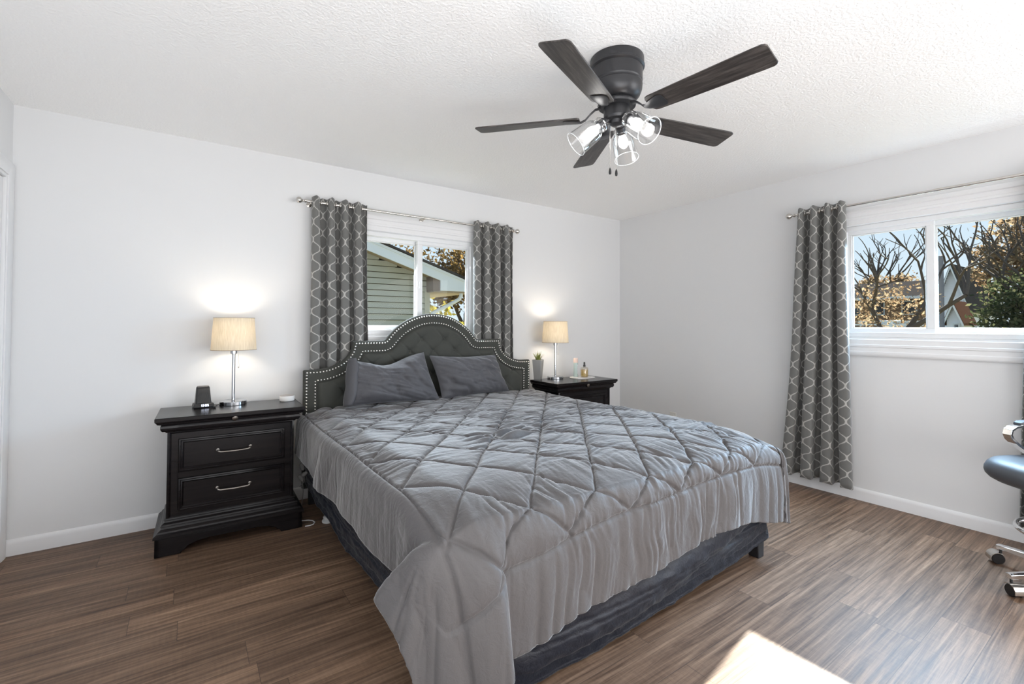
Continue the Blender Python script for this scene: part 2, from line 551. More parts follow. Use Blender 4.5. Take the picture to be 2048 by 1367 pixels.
class MB:
    """collects simple solids into one mesh"""

    def __init__(self):
        self.v, self.f = [], []

    def add(self, verts, faces):
        n = len(self.v)
        self.v.extend([tuple(map(float, p)) for p in verts])
        self.f.extend([tuple(i + n for i in f) for f in faces])
        return self

    def box(self, x0, x1, y0, y1, z0, z1):
        if x0 > x1: x0, x1 = x1, x0
        if y0 > y1: y0, y1 = y1, y0
        if z0 > z1: z0, z1 = z1, z0
        v = [(x, y, z) for z in (z0, z1) for y in (y0, y1) for x in (x0, x1)]
        return self.add(v, [(0, 2, 3, 1), (4, 5, 7, 6), (0, 1, 5, 4), (2, 6, 7, 3), (0, 4, 6, 2), (1, 3, 7, 5)])

    def loft(self, rings, cap0=True, cap1=True, closed=True):
        n = len(rings[0])
        vs = [p for r in rings for p in r]
        fs = []
        for i in range(len(rings) - 1):
            for j in range(n if closed else n - 1):
                a, b = i * n + j, i * n + (j + 1) % n
                fs.append((a, b, b + n, a + n))
        if cap0: fs.append(tuple(range(n - 1, -1, -1)))
        if cap1: fs.append(tuple(range((len(rings) - 1) * n, len(rings) * n)))
        return self.add(vs, fs)

    def lathe(self, prof, c=(0, 0, 0), axis=(0, 0, 1), seg=32, cap0=True, cap1=True):
        q = Vector((0, 0, 1)).rotation_difference(Vector(axis).normalized())
        rings = []
        for r, z in prof:
            r = max(r, 1e-5)
            rings.append([tuple(Vector(c) + q @ Vector((r * math.cos(2 * PI * k / seg), r * math.sin(2 * PI * k / seg), z))) for k in range(seg)])
        return self.loft(rings, cap0, cap1)

    def tube(self, path, r, seg=10, cap=True):
        P = [Vector(p) for p in path]
        rr = r if isinstance(r, (list, tuple)) else [r] * len(P)
        t0 = (P[1] - P[0]).normalized()
        ref = Vector((0, 0, 1)) if abs(t0.z) < 0.9 else Vector((1, 0, 0))
        nrm = t0.cross(ref).normalized()
        rings = []
        for i, p in enumerate(P):
            t = (P[min(i + 1, len(P) - 1)] - P[max(i - 1, 0)])
            t = t.normalized() if t.length > 1e-9 else t0
            nrm = (nrm - t * nrm.dot(t))
            nrm = nrm.normalized() if nrm.length > 1e-6 else t.orthogonal().normalized()
            bn = t.cross(nrm)
            rings.append([tuple(p + (nrm * math.cos(2 * PI * k / seg) + bn * math.sin(2 * PI * k / seg)) * rr[i]) for k in range(seg)])
        return self.loft(rings, cap, cap)

    def prism(self, poly, axis, a0, a1):
        """poly: 2-D outline; axis 'y' -> (x, z), 'x' -> (y, z), 'z' -> (x, y)"""
        def P(p, a):
            return {'y': (p[0], a, p[1]), 'x': (a, p[0], p[1]), 'z': (p[0], p[1], a)}[axis]
        n = len(poly)
        vs = [P(p, a0) for p in poly] + [P(p, a1) for p in poly]
        fs = [tuple(range(n - 1, -1, -1)), tuple(range(n, 2 * n))]
        fs += [(i, (i + 1) % n, (i + 1) % n + n, i + n) for i in range(n)]
        return self.add(vs, fs)

    def build(self, name, material, parent=None, smooth=None, bevel=0.0, origin=None, ang=0.6, seg=2):
        o = mesh_obj(name, self.v, self.f, material, parent, smooth=False, origin=origin)
        bm = bmesh.new()
        bm.from_mesh(o.data)
        bmesh.ops.recalc_face_normals(bm, faces=bm.faces)
        bm.to_mesh(o.data)
        bm.free()
        if bevel:
            md = o.modifiers.new('edge', 'BEVEL')
            md.width = bevel
            md.segments = seg
            md.limit_method = 'ANGLE'
            md.angle_limit = 0.7
            md.harden_normals = False
        if smooth is not False:
            autosmooth(o, ang)
        return o


def copy_tree(o, parent=None):
    c = o.copy()
    COL.objects.link(c)
    if parent is not None:
        c.parent = parent
    for ch in list(o.children):
        copy_tree(ch, c)
    return c


def struct(o):
    o['kind'] = 'structure'
    return o


def rect_ring(a0, a1, b0, b1):
    return [(a0, b0), (a1, b0), (a1, b1), (a0, b1)]


def frame_loft(mb, axis, a0, a1, b0, b1, prof):
    """mitred frame: prof = [(inset, level)] from outer to inner; axis 'y': (x, z) plane at y=level; axis 'x': (y, z) plane"""
    rings = []
    for ins, lev in prof:
        r = rect_ring(a0 + ins, a1 - ins, b0 + ins, b1 - ins)
        rings.append([(p[0], lev, p[1]) if axis == 'y' else (lev, p[0], p[1]) for p in r])
    mb.loft(rings, False, False)
    return mb


# ------------------------------------------------------------------ the room
WB = (1.085, 2.105, 1.175, 1.985)      # back window opening x0 x1 z0 z1
WR = (0.445, 1.445, 1.175, 1.985)      # right window opening y0 y1 z0 z1
T = 0.16
mb = MB().box(XL - 0.3, XR + 0.3, YF - 0.3, YB + 0.3, -0.12, 0.0)
struct(mb.build('floor', M_FLOOR, smooth=False))
mb = MB().box(XL - 0.3, XR + 0.3, YF - 0.3, YB + 0.3, HC, HC + 0.12)
struct(mb.build('ceiling', M_CEIL, smooth=False))
mb = MB()
mb.box(XL - T, WB[0], YB, YB + T, 0, HC).box(WB[1], XR + T, YB, YB + T, 0, HC)
mb.box(WB[0], WB[1], YB, YB + T, 0, WB[2]).box(WB[0], WB[1], YB, YB + T, WB[3], HC)
struct(mb.build('wall_back', M_WALL, smooth=False))
mb = MB()
mb.box(XR, XR + T, YF - T, WR[0], 0, HC).box(XR, XR + T, WR[1], YB, 0, HC)
mb.box(XR, XR + T, WR[0], WR[1], 0, WR[2]).box(XR, XR + T, WR[0], WR[1], WR[3], HC)
struct(mb.build('wall_right', M_WALL, smooth=False))
D0, D1, DH = 2.66, 3.535, 2.035        # door opening in the left wall
mb = MB()
mb.box(XL - T, XL, D1, YB, 0, HC).box(XL - T, XL, D0, D1, DH, HC).box(XL - T, XL, YF - T, D0, 0, HC)
struct(mb.build('wall_left', M_WALL, smooth=False))
struct(MB().box(XL, XR, YF - T, YF, 0, HC).build('wall_rear', M_WALL, smooth=False))


def base_prof(mb, along, lim0, lim1, wall, sgn):
    prof = [(0, 0), (0.014, 0), (0.014, 0.062), (0.012, 0.074), (0.006, 0.083), (0, 0.086)]
    vs0, vs1 = [], []
    for d, z in prof:
        a = wall - sgn * d
        vs0.append((lim0, a, z) if along == 'x' else (a, lim0, z))
        vs1.append((lim1, a, z) if along == 'x' else (a, lim1, z))
    mb.loft([vs0, vs1])


mb = MB(); base_prof(mb, 'x', XL, XR, YB, 1)
struct(mb.build('baseboard_back', M_TRIM))
mb = MB(); base_prof(mb, 'y', YF, YB - 0.014, XR, 1)
struct(mb.build('baseboard_right', M_TRIM))

# door in the left wall: casing, jamb and a shut white slab
door = struct(empty('door_1', (XL, (D0 + D1) / 2, 0)))
cas = MB()
cp = [(-0.072, 0.0), (-0.072, 0.012), (-0.060, 0.017), (-0.020, 0.014), (-0.008, 0.011), (0.0, 0.009), (0.0, 0.0)]


def casing_bar(mb, path_in, dirs):
    """profile swept round the opening, mitred"""
    rings = []
    for (y, z), (dy, dz) in zip(path_in, dirs):
        rings.append([(XL + t, y + dy * (-w), z + dz * (-w)) for w, t in cp])
    mb.loft(rings)


casing_bar(cas, [(D1 + 0.0, 0), (D1, DH), (D0, DH), (D0, 0)], [(1, 0), (1, 1), (-1, 1), (-1, 0)])
cas.build('casing', M_TRIM, door, origin=door.location)
jm = MB().box(XL - T, XL + 0.004, D1 - 0.018, D1, 0, DH).box(XL - T, XL + 0.004, D0, D0 + 0.018, 0, DH).box(XL - T, XL + 0.004, D0 + 0.018, D1 - 0.018, DH - 0.018, DH)
jm.box(XL - 0.08, XL - 0.045, D1 - 0.03, D1 - 0.018, 0, DH - 0.018)
jm.build('jamb', M_TRIM, door, origin=door.location, bevel=0.002)
sl = MB().box(XL - 0.045, XL - 0.010, D0 + 0.02, D1 - 0.021, 0.008, DH - 0.021)
frame_loft(sl, 'x', D0 + 0.14, D1 - 0.14, 1.05, 1.90, [(0, -0.0105 + XL), (0.02, XL - 0.018), (0.05, XL - 0.018), (0.07, XL - 0.012)])
frame_loft(sl, 'x', D0 + 0.14, D1 - 0.14, 0.20, 0.92, [(0, -0.0105 + XL), (0.02, XL - 0.018), (0.05, XL - 0.018), (0.07, XL - 0.012)])
sl.build('door_slab', M_TRIM, door, origin=door.location)


# ------------------------------------------------------------------ windows
def window(name, axis, wall, a0, a1, z0, z1, mull_first, csa, csb):
    """slider window: wall = inner wall plane, a = coordinate along the wall"""
    root = struct(empty(name, (wall, (a0 + a1) / 2, z0) if axis == 'x' else ((a0 + a1) / 2, wall, z0)))
    org = root.location

    def bx(mb, aa, ab, d0, d1, za, zb):
        # d = depth outwards from the inner wall plane (negative = into the room)
        if axis == 'y':
            mb.box(aa, ab, wall + d0, wall + d1, za, zb)
        else:
            mb.box(wall + d0, wall + d1, aa, ab, za, zb)
        return mb
    # casing with stepped profile
    pr = [(0, 0), (0, -0.014), (0.010, -0.020), (0.030, -0.020), (0.036, -0.015), (0.062, -0.014), (0.066, -0.018), (0.080, -0.018), (0.084, -0.013), (0.118, -0.012), (0.122, -0.004), (0.122, 0.05)]
    mb = MB()
    frame_loft(mb, axis, a0 - 0.118 + csa, a1 + 0.118 + csb, z0 - 0.135, z1 + 0.125, [(i, wall + l) for i, l in pr])
    mb.build('casing', M_TRIM, root, origin=org)
    # vinyl frame
    mb = MB()
    w = 0.034
    for (aa, ab, za, zb) in ((a0, a1, z0, z0 + w), (a0, a1, z1 - w, z1), (a0, a0 + w, z0 + w, z1 - w), (a1 - w, a1, z0 + w, z1 - w)):
        bx(mb, aa, ab, 0.004, 0.105, za, zb)
    mb.build('frame', M_VINYL, root, origin=org, bevel=0.003)
    mid = (a0 + a1) / 2
    halves = [(a0 + 0.016, mid + 0.024, 0.064 if mull_first else 0.018), (mid - 0.024, a1 - 0.016, 0.018 if mull_first else 0.064)]
    for aa, ab, d in halves:
        mb = MB()
        s = 0.042
        za, zb = z0 + 0.020, z1 - 0.020
        for q in ((aa, ab, za, za + s), (aa, ab, zb - s, zb), (aa, aa + s, za + s, zb - s), (ab - s, ab, za + s, zb - s)):
            bx(mb, q[0], q[1], d, d + 0.034, q[2], q[3])
        for q in ((aa + s, ab - s, za + s, za + s + 0.008), (aa + s, ab - s, zb - s - 0.008, zb - s), (aa + s, aa + s + 0.008, za + s, zb - s), (ab - s - 0.008, ab - s, za + s, zb - s)):
            bx(mb, q[0], q[1], d + 0.008, d + 0.026, q[2], q[3])
        sash = mb.build('sash', M_VINYL, root, origin=org, bevel=0.003)
        mb = MB()
        bx(mb, aa + s + 0.004, ab - s - 0.004, d + 0.015, d + 0.0185, za + s + 0.004, zb - s - 0.004)
        g = mb.build('pane', M_PANE, sash, origin=org, smooth=False)
        g['label'] = 'clear glass pane'
    if axis == 'y':
        mb = MB()
        bx(mb, mid - 0.012, mid + 0.012, 0.003, 0.018, (z0 + z1) / 2 - 0.03, (z0 + z1) / 2 + 0.03)
        mb.build('latch', M_VINYL, root, origin=org, bevel=0.003)
    return root


window('window_1', 'y', YB, WB[0], WB[1], WB[2], WB[3], True, 0, 0)
window('window_2', 'x', XR, WR[0], WR[1], WR[2], WR[3], True, 0, 0)


# ------------------------------------------------------------------ curtain rods and curtains
def rod(name, axis, off, a0, a1, z, wall, label, brackets):
    root = empty(name, (a0, off, z) if axis == 'x' else (off, a0, z), 0, label, 'curtain rod')
    org = root.location

    def P(a, d, zz):
        return (a, off + d, zz) if axis == 'x' else (off + d, a, zz)
    mid = (a0 + a1) / 2
    MB().tube([P(a0, 0, z), P(mid + 0.02, 0, z)], 0.0105, 14).build('outer_tube', M_NICKEL, root, origin=org)
    MB().tube([P(mid, 0, z), P(a1, 0, z)], 0.0085, 14).build('inner_tube', M_NICKEL, root, origin=org)
    ax = (1, 0, 0) if axis == 'x' else (0, 1, 0)
    for a, s in ((a0, -1), (a1, 1)):
        prof = [(0.013, -0.004), (0.014, 0.004), (0.007, 0.008), (0.0065, 0.016), (0.012, 0.022), (0.020, 0.030), (0.0235, 0.040), (0.0215, 0.050), (0.014, 0.058), (0.002, 0.062)]
        MB().lathe(prof, P(a, 0, z), tuple(s * q for q in ax), 20).build('finial', M_NICKEL, root, origin=org)
    for a in brackets:
        mb = MB()
        dw = wall - off
        mb.tube([P(a, dw, z - 0.01), P(a, 0.012, z - 0.012)], 0.0055, 8)
        mb.tube([P(a, 0.013 * math.cos(t), z + 0.013 * math.sin(t)) for t in np.linspace(-PI * 1.15, PI * 0.15, 10)], 0.004, 8)
        mb.lathe([(0.018, 0), (0.018, 0.004), (0.012, 0.006)], P(a, dw - 0.0005, z - 0.01), (0, -1, 0) if axis == 'x' else (-1, 0, 0), 16)
        mb.build('bracket', M_NICKEL, root, origin=org)
    return root


ROD_B = (3.556, 2.130)   # y and height of the back rod
ROD_R = (3.925, 2.125)   # x and height of the right rod
rod('curtain_rod', 'x', ROD_B[0], 0.678, 2.492, ROD_B[1], YB, 'brushed nickel curtain rod across the window behind the bed', (0.715, 1.592, 2.468))
rod('curtain_rod', 'y', ROD_R[0], 0.02, 1.735, ROD_R[1], XR, 'brushed nickel curtain rod over the window on the right wall', (0.05, 1.71))


def curtain(axis, off, a_top, a_bot, z_rod, z_bot, nf, amp, label, seed, first_front=1, grom=True, top_edges=0.045, amp_bot=None):
    """grommet curtain of nf half folds: a_top / a_bot = (from, to) along the rod at the top / hem"""
    root = empty('curtain', (0.5 * (a_top[0] + a_top[1]), off, z_bot) if axis == 'x' else (off, 0.5 * (a_top[0] + a_top[1]), z_bot), 0, label, 'curtain', 'grey trellis curtains')
    org = root.location
    nu, nv = nf * 18 + 1, 60
    rng = np.random.RandomState(seed)
    tt = np.linspace(0, 1, nu)
    edges = np.cumsum(np.r_[0, 1 + 0.35 * (rng.rand(nf) - 0.5)])
    edges /= edges[-1]
    ph = np.interp(tt, edges, np.arange(nf + 1))
    zt = z_rod + top_edges
    vs, uvs = [], []
    sgn = 1 if first_front else -1
    if amp_bot is None:
        amp_bot = amp * 1.04
    # cloth length along one fold, used for the printed pattern
    cell = (a_top[1] - a_top[0]) / nf
    ln = math.sqrt(cell ** 2 + (2 * amp) ** 2) * 1.08
    for j in range(nv + 1):
        f = j / nv
        z = zt + (z_bot - zt) * f
        fl = sstep(0.0, 1.0, np.array(f))
        lo = a_top[0] + (a_bot[0] - a_top[0]) * f ** 1.6
        hi = a_top[1] + (a_bot[1] - a_top[1]) * f ** 1.6
        s = np.sin(ph * PI)
        am = amp * (0.72 + 0.28 * min(1.0, f * 6)) + (amp_bot - amp) * f
        dep = am * np.sign(s) * np.abs(s) ** 0.72
        sway = 0.006 * np.sin(f * 5 + ph * 1.7 + seed) * f
        a = lo + (hi - lo) * tt - 0.017 * np.sin(2 * PI * ph) * (0.25 + 0.75 * min(1, f * 3)) + sway
        d = -sgn * dep + 0.004 * np.sin(f * 9 + ph * 2.3)
        hem = 0.012 * (np.cos(ph * 2 * PI) - 1) * 0.5 * (f > 0.5) * f
        head = -0.012 * np.abs(np.cos(ph * PI)) * max(0, 1 - f * 14)
        for i in range(nu):
            zz = z + head[i] - hem[i] * (1 if f > 0.9 else 0)
            vs.append((a[i], off + d[i], zz) if axis == 'x' else (off + d[i], a[i], zz))
            uvs.append((ph[i] * ln + seed * 0.039, zt - z))
    fs = [(j * nu + i, j * nu + i + 1, (j + 1) * nu + i + 1, (j + 1) * nu + i) for j in range(nv) for i in range(nu - 1)]
    pan = mesh_obj('curtain_panel', vs, fs, M_CURTAIN, root, True, origin=org, uv=uvs)
    md = pan.modifiers.new('thick', 'SOLIDIFY')
    md.thickness = 0.003
    md.offset = 0
    if grom:
        for k in range(0, nf + 1):
            if k == 0 or k == nf:
                continue
            te = edges[k]
            a = a_top[0] + (a_top[1] - a_top[0]) * te
            ring = []
            # the ring lies in the cloth where it crosses the rod
            tdir = Vector((0.45, sgn * (-1) ** (k + 1) * 0.9, 0)).normalized()
            mb = MB()
            pts = []
            for q in np.linspace(0, 2 * PI, 21):
                pts.append((a + 0.021 * math.cos(q) * tdir.x, off + 0.021 * math.cos(q) * tdir.y * -1, z_rod + 0.021 * math.sin(q)))
            if axis == 'y':
                pts = [(p[1] - off + off, p[0], p[2]) for p in pts]
            mb.tube(pts, 0.0042, 8, cap=False)
            mb.build('grommet', M_NICKEL, root, origin=org)
    return root


curtain('x', ROD_B[0], (0.722, 1.118), (0.722, 1.175), ROD_B[1], 0.10, 8, 0.046, 'grey trellis curtain on the side of the back window nearer the left lamp', 1, 1)
curtain('x', ROD_B[0], (2.062, 2.482), (2.068, 2.500), ROD_B[1], 0.10, 8, 0.044, 'grey trellis curtain on the side of the back window nearer the potted plant', 2, 1)
curtain('y', ROD_R[0], (1.385, 1.700), (1.352, 1.830), ROD_R[1], 0.085, 7, 0.052, 'grey trellis curtain beside the right wall window, on its side nearer the bed', 3, 1)
curtain('y', ROD_R[0], (0.060, 0.490), (0.040, 0.545), ROD_R[1], 0.085, 8, 0.050, 'grey trellis curtain behind the desk chair at the edge of the photo', 4, 1)

# ------------------------------------------------------------------ bed
BX0, BX1, BY0, BY1 = 0.690, 2.600, 1.335, 3.425
HBX, HBW, HBF = 1.641, 0.977, 3.462         # headboard centre, half width, front plane
bed = empty('bed', (HBX, (BY0 + 3.51) / 2, 0), 0, 'king bed with grey tufted arched headboard and dark base, between the nightstands', 'bed')
borg = bed.location


def hb_outline(n=1):
    """right half of the headboard outline from bottom to the top centre, x relative to the centre"""
    pts = [(0.977, 0.12)]
    for z in np.linspace(0.14, 0.93, 40): pts.append((0.977, z))
    for x in np.linspace(0.97, 0.90, 5): pts.append((x, 0.933))
    for t in np.linspace(0, 1, 22)[1:]:
        a = t * PI / 2
        pts.append((0.90 - 0.255 * math.sin(a), 1.104 - 0.171 * math.cos(a)))
    pts.append((0.645, 1.1285))
    for x in np.linspace(0.63, 0.408, 12): pts.append((x, 1.1285))
    R, zc = 0.485, 0.856
    a0 = math.acos(min(1, (1.140 - zc) / R))
    for t in np.linspace(a0, 0, 26): pts.append((R * math.sin(t), zc + R * math.cos(t)))
    return pts


def resample(p, step):
    p = np.array(p)
    d = np.r_[0, np.cumsum(np.hypot(*np.diff(p, axis=0).T))]
    n = max(2, int(round(d[-1] / step)) + 1)
    s = np.linspace(0, d[-1], n)
    return np.c_[np.interp(s, d, p[:, 0]), np.interp(s, d, p[:, 1])]


half = hb_outline()
full = half + [(-x, z) for x, z in half[::-1][1:]]          # right bottom -> top -> left bottom
full = resample(full, 0.012)


def inset(poly, d):
    """inward offset of an open outline running right-bottom to left-bottom, cleaned of loops"""
    p = np.array(poly)
    t = np.gradient(p, axis=0)
    t /= np.linalg.norm(t, axis=1)[:, None] + 1e-12
    nrm = np.c_[-t[:, 1], t[:, 0]]
    q = p + nrm * d
    # drop points that come nearer to the outline than d
    keep = []
    for i, a in enumerate(q):
        if np.min(np.hypot(*(p - a).T)) > d - 0.0012:
            keep.append(i)
    return q[keep]


def loft_board():
    hb = empty('headboard_tmp')
    bpy.data.objects.remove(hb)
    mb = MB()
    # the padded border as a solid following the outline
    cfg = [(0.0, HBF + 0.034), (0.0, HBF + 0.012), (0.004, HBF + 0.004), (0.012, HBF)]
    base = full
    inner = [np.array(base) if d == 0 else None for d, _ in cfg]
    t = np.gradient(base, axis=0); t /= np.linalg.norm(t, axis=1)[:, None]
    nrm = np.c_[-t[:, 1], t[:, 0]]
    rings = []
    for d, y in cfg:
        q = base + nrm * d
        rings.append([(HBX + a, y, b) for a, b in q])
    mb.loft(rings, True, False)
    front = (base + nrm * 0.012)
    return mb, front


mbh, front_edge = loft_board()
INNER_D = 0.088
panel_edge = resample(inset(full, INNER_D), 0.014)
# front faces: border + panel in one constrained triangulation, depth given by a function of the distance to the outline
buttons = []
for r, z in enumerate([1.136, 1.043, 0.950, 0.857, 0.764]):
    off = 0.0985 if r % 2 == 0 else 0.0
    for k in range(-4, 5):
        x = k * 0.197 + off - 0.010
        if r == 0 and abs(x) > 0.2: continue
        if r == 1 and abs(x) > 0.30: continue
        if abs(x) < 0.78:
            buttons.append((x, z))
BT = np.array(buttons)


def seg_dist(px, pz, poly):
    d = np.full(px.shape, 9.0)
    P = np.array(poly)
    for a, b in zip(P[:-1], P[1:]):
        ab = b - a
        L2 = ab @ ab + 1e-12
        t = np.clip(((px - a[0]) * ab[0] + (pz - a[1]) * ab[1]) / L2, 0, 1)
        d = np.minimum(d, np.hypot(px - a[0] - t * ab[0], pz - a[1] - t * ab[1]))
    return d


def inside(px, pz, poly):
    c = np.zeros(px.shape, bool)
    P = np.array(poly)
    j = len(P) - 1
    for i in range(len(P)):
        xi, zi, xj, zj = P[i, 0], P[i, 1], P[j, 0], P[j, 1]
        cond = ((zi > pz) != (zj > pz))
        with np.errstate(divide='ignore', invalid='ignore'):
            c ^= cond & (px < (xj - xi) * (pz - zi) / (zj - zi + 1e-15) + xi)
        j = i
    return c


def tri_fill(boundary, step, hfun):
    B = np.array(boundary)
    gx, gz = np.meshgrid(np.arange(B[:, 0].min(), B[:, 0].max(), step), np.arange(B[:, 1].min(), B[:, 1].max(), step))
    gx, gz = gx.ravel(), gz.ravel()
    cl = np.vstack([B, B[:1]])
    ok = inside(gx, gz, B)
    gx, gz = gx[ok], gz[ok]
    ok = seg_dist(gx, gz, cl) > step * 0.5
    gx, gz = gx[ok], gz[ok]
    pts = [Vector((float(a), float(b))) for a, b in B] + [Vector((float(a), float(b))) for a, b in zip(gx, gz)]
    nb = len(B)
    ed = [(i, (i + 1) % nb) for i in range(nb)]
    vo, _, fo, _, _, _ = delaunay_2d_cdt(pts, ed, [], 1, 1e-6)
    P = np.array([(v.x, v.y) for v in vo])
    y = hfun(P[:, 0], P[:, 1])
    return [(HBX + P[i, 0], y[i], P[i, 1]) for i in range(len(P))], fo


def border_depth(x, z):
    d = seg_dist(x, z, full)
    e = seg_dist(x, z, panel_edge)
    y = HBF - 0.006 * np.sqrt(np.clip(d / 0.03, 0, 1)) * np.clip(e / 0.006, 0.25, 1)
    return np.where(d < 0.0125, HBF, y)


def panel_depth(x, z):
    d = seg_dist(x, z, panel_edge)
    y = HBF + 0.004 - 0.034 * (1 - np.exp(-d / 0.018))
    db = np.full(x.shape, 9.0)
    for bx_, bz_ in BT:
        db = np.minimum(db, np.hypot(x - bx_, z - bz_))
    y += 0.029 * np.exp(-(db / 0.024) ** 1.1)
    # pulled folds along the diamond diagonals between buttons
    ln = np.full(x.shape, 9.0)
    for sx in (-1, 1):
        u = (x + 0.010) / 0.0985 + sx * (z - 1.043) / 0.093
        f = np.abs(u / 2 - np.round(u / 2)) * 2 * 0.068
        ln = np.minimum(ln, f)
    reach = np.exp(-np.maximum(0, db - 0.02) / 0.05)
    y += 0.009 * np.exp(-(ln / 0.006) ** 1.5) * np.clip(reach * 1.4, 0, 1) * (z > 0.6)
    return y


fe = [tuple(p) for p in front_edge]
pe = [tuple(p) for p in panel_edge]
border_poly = fe + pe[::-1]
v1, f1 = tri_fill(border_poly, 0.016, border_depth)
mbh.add(v1, f1)
hbo = mbh.build('headboard', M_UPH, bed, origin=borg, ang=1.1)
v2, f2 = tri_fill(pe, 0.0085, panel_depth)
pan = MB().add(v2, f2).build('tufted_panel', M_UPH, hbo, origin=borg, ang=2.0)
for bx_, bz_ in buttons:
    if bz_ > 0.90 or abs(bx_) > 0.62:
        MB().lathe([(0.011, 0), (0.0105, 0.003), (0.007, 0.0055), (0.001, 0.0065)], (HBX + bx_, HBF - 0.001, bz_), (0, -1, 0), 12).build('tuft_button', M_UPH, hbo, origin=borg)
for dd_, y_, what in ((0.019, HBF - 0.0035, 'outer row of polished nailheads'), (INNER_D - 0.013, HBF - 0.0045, 'inner row of polished nailheads')):
    nl = MB()
    for a, b in resample(inset(full, dd_), 0.0215):
        if b > 0.60:
            nl.lathe([(0.0070, 0), (0.0062, 0.0030), (0.0036, 0.0050), (0.0004, 0.0056)], (HBX + a, y_, b), (0, -1, 0), 8, cap0=False)
    no = nl.build('nailhead_trim', M_NAIL, hbo, origin=borg, ang=2.0)
    no['label'] = what
# lower headboard strip and legs, frame, box spring
mb = MB().box(HBX - 0.965, HBX + 0.965, HBF + 0.004, HBF + 0.033, 0.14, 0.60)
mb.build('headboard_lower_panel', M_UPH, bed, origin=borg, bevel=0.006)
for sx in (-1, 1):
    MB().box(HBX + sx * 0.90 - 0.035, HBX + sx * 0.90 + 0.035, HBF + 0.006, HBF + 0.032, 0, 0.16).build('headboard_leg', M_BLACKM, bed, origin=borg, bevel=0.004)
M_BOX = mat('dark_box_spring', (0.010, 0.011, 0.015), 0.9)
mb = MB().box(BX0 + 0.02, BX1 - 0.02, BY0 + 0.012, BY1, 0.195, 0.385)
mb.build('box_spring', M_BOX, bed, origin=borg, bevel=0.02)
mb = MB()
for x in (BX0 + 0.05, BX1 - 0.05):
    mb.box(x - 0.02, x + 0.02, BY0 + 0.03, HBF + 0.004, 0.155, 0.194)
for y in (BY0 + 0.06, 2.2, 3.05):
    mb.box(BX0 + 0.05, BX1 - 0.05, y - 0.02, y + 0.02, 0.155, 0.194)
mb.build('steel_frame', M_BLACKM, bed, origin=borg)
M_GLIDE = mat('grey_plastic_glide', (0.55, 0.55, 0.54), 0.4)
for x, y in ((BX0 + 0.06, 3.11), (BX1 - 0.06, 3.11)):
    g = MB().tube([(x, y, 0.045), (x, y, 0.155)], 0.011, 12).build('frame_leg', M_NICKEL, bed, origin=borg)
    MB().lathe([(0.033, 0.0), (0.036, 0.006), (0.034, 0.014), (0.024, 0.018), (0.024, 0.024), (0.029, 0.027), (0.028, 0.036), (0.013, 0.044), (0.010, 0.06)], (x, y, 0), (0, 0, 1), 20).build('glide', M_GLIDE, g, origin=borg)
for x in (BX0 + 0.07, BX1 - 0.035):
    MB().loft([[(x - 0.028, BY0 - 0.02, 0), (x + 0.028, BY0 - 0.02, 0), (x + 0.028, BY0 + 0.036, 0), (x - 0.028, BY0 + 0.036, 0)], [(x - 0.036, BY0 - 0.02, 0.196), (x + 0.036, BY0 - 0.02, 0.196), (x + 0.036, BY0 + 0.045, 0.196), (x - 0.036, BY0 + 0.045, 0.196)]]).build('foot_leg', M_BLACKM, bed, origin=borg, bevel=0.004)

# mattress
mt_o = MB().loft([[(BX0 - 0.005, y, 0.392), (BX1, y, 0.392), (BX1, y, z), (BX0 - 0.005, y, z)] for y, z in ((BY0 + 0.02, 0.590), (1.75, 0.612), (2.4, 0.628), (BY1, 0.634))]).build('mattress', M_SHEET, bevel=0.055, seg=5, origin=(HBX, 2.38, 0.392))
tag(mt_o, 'white sheeted mattress under the grey comforter, between headboard and skirt', 'mattress')

# ------------------------------------------------------------------ bed skirt


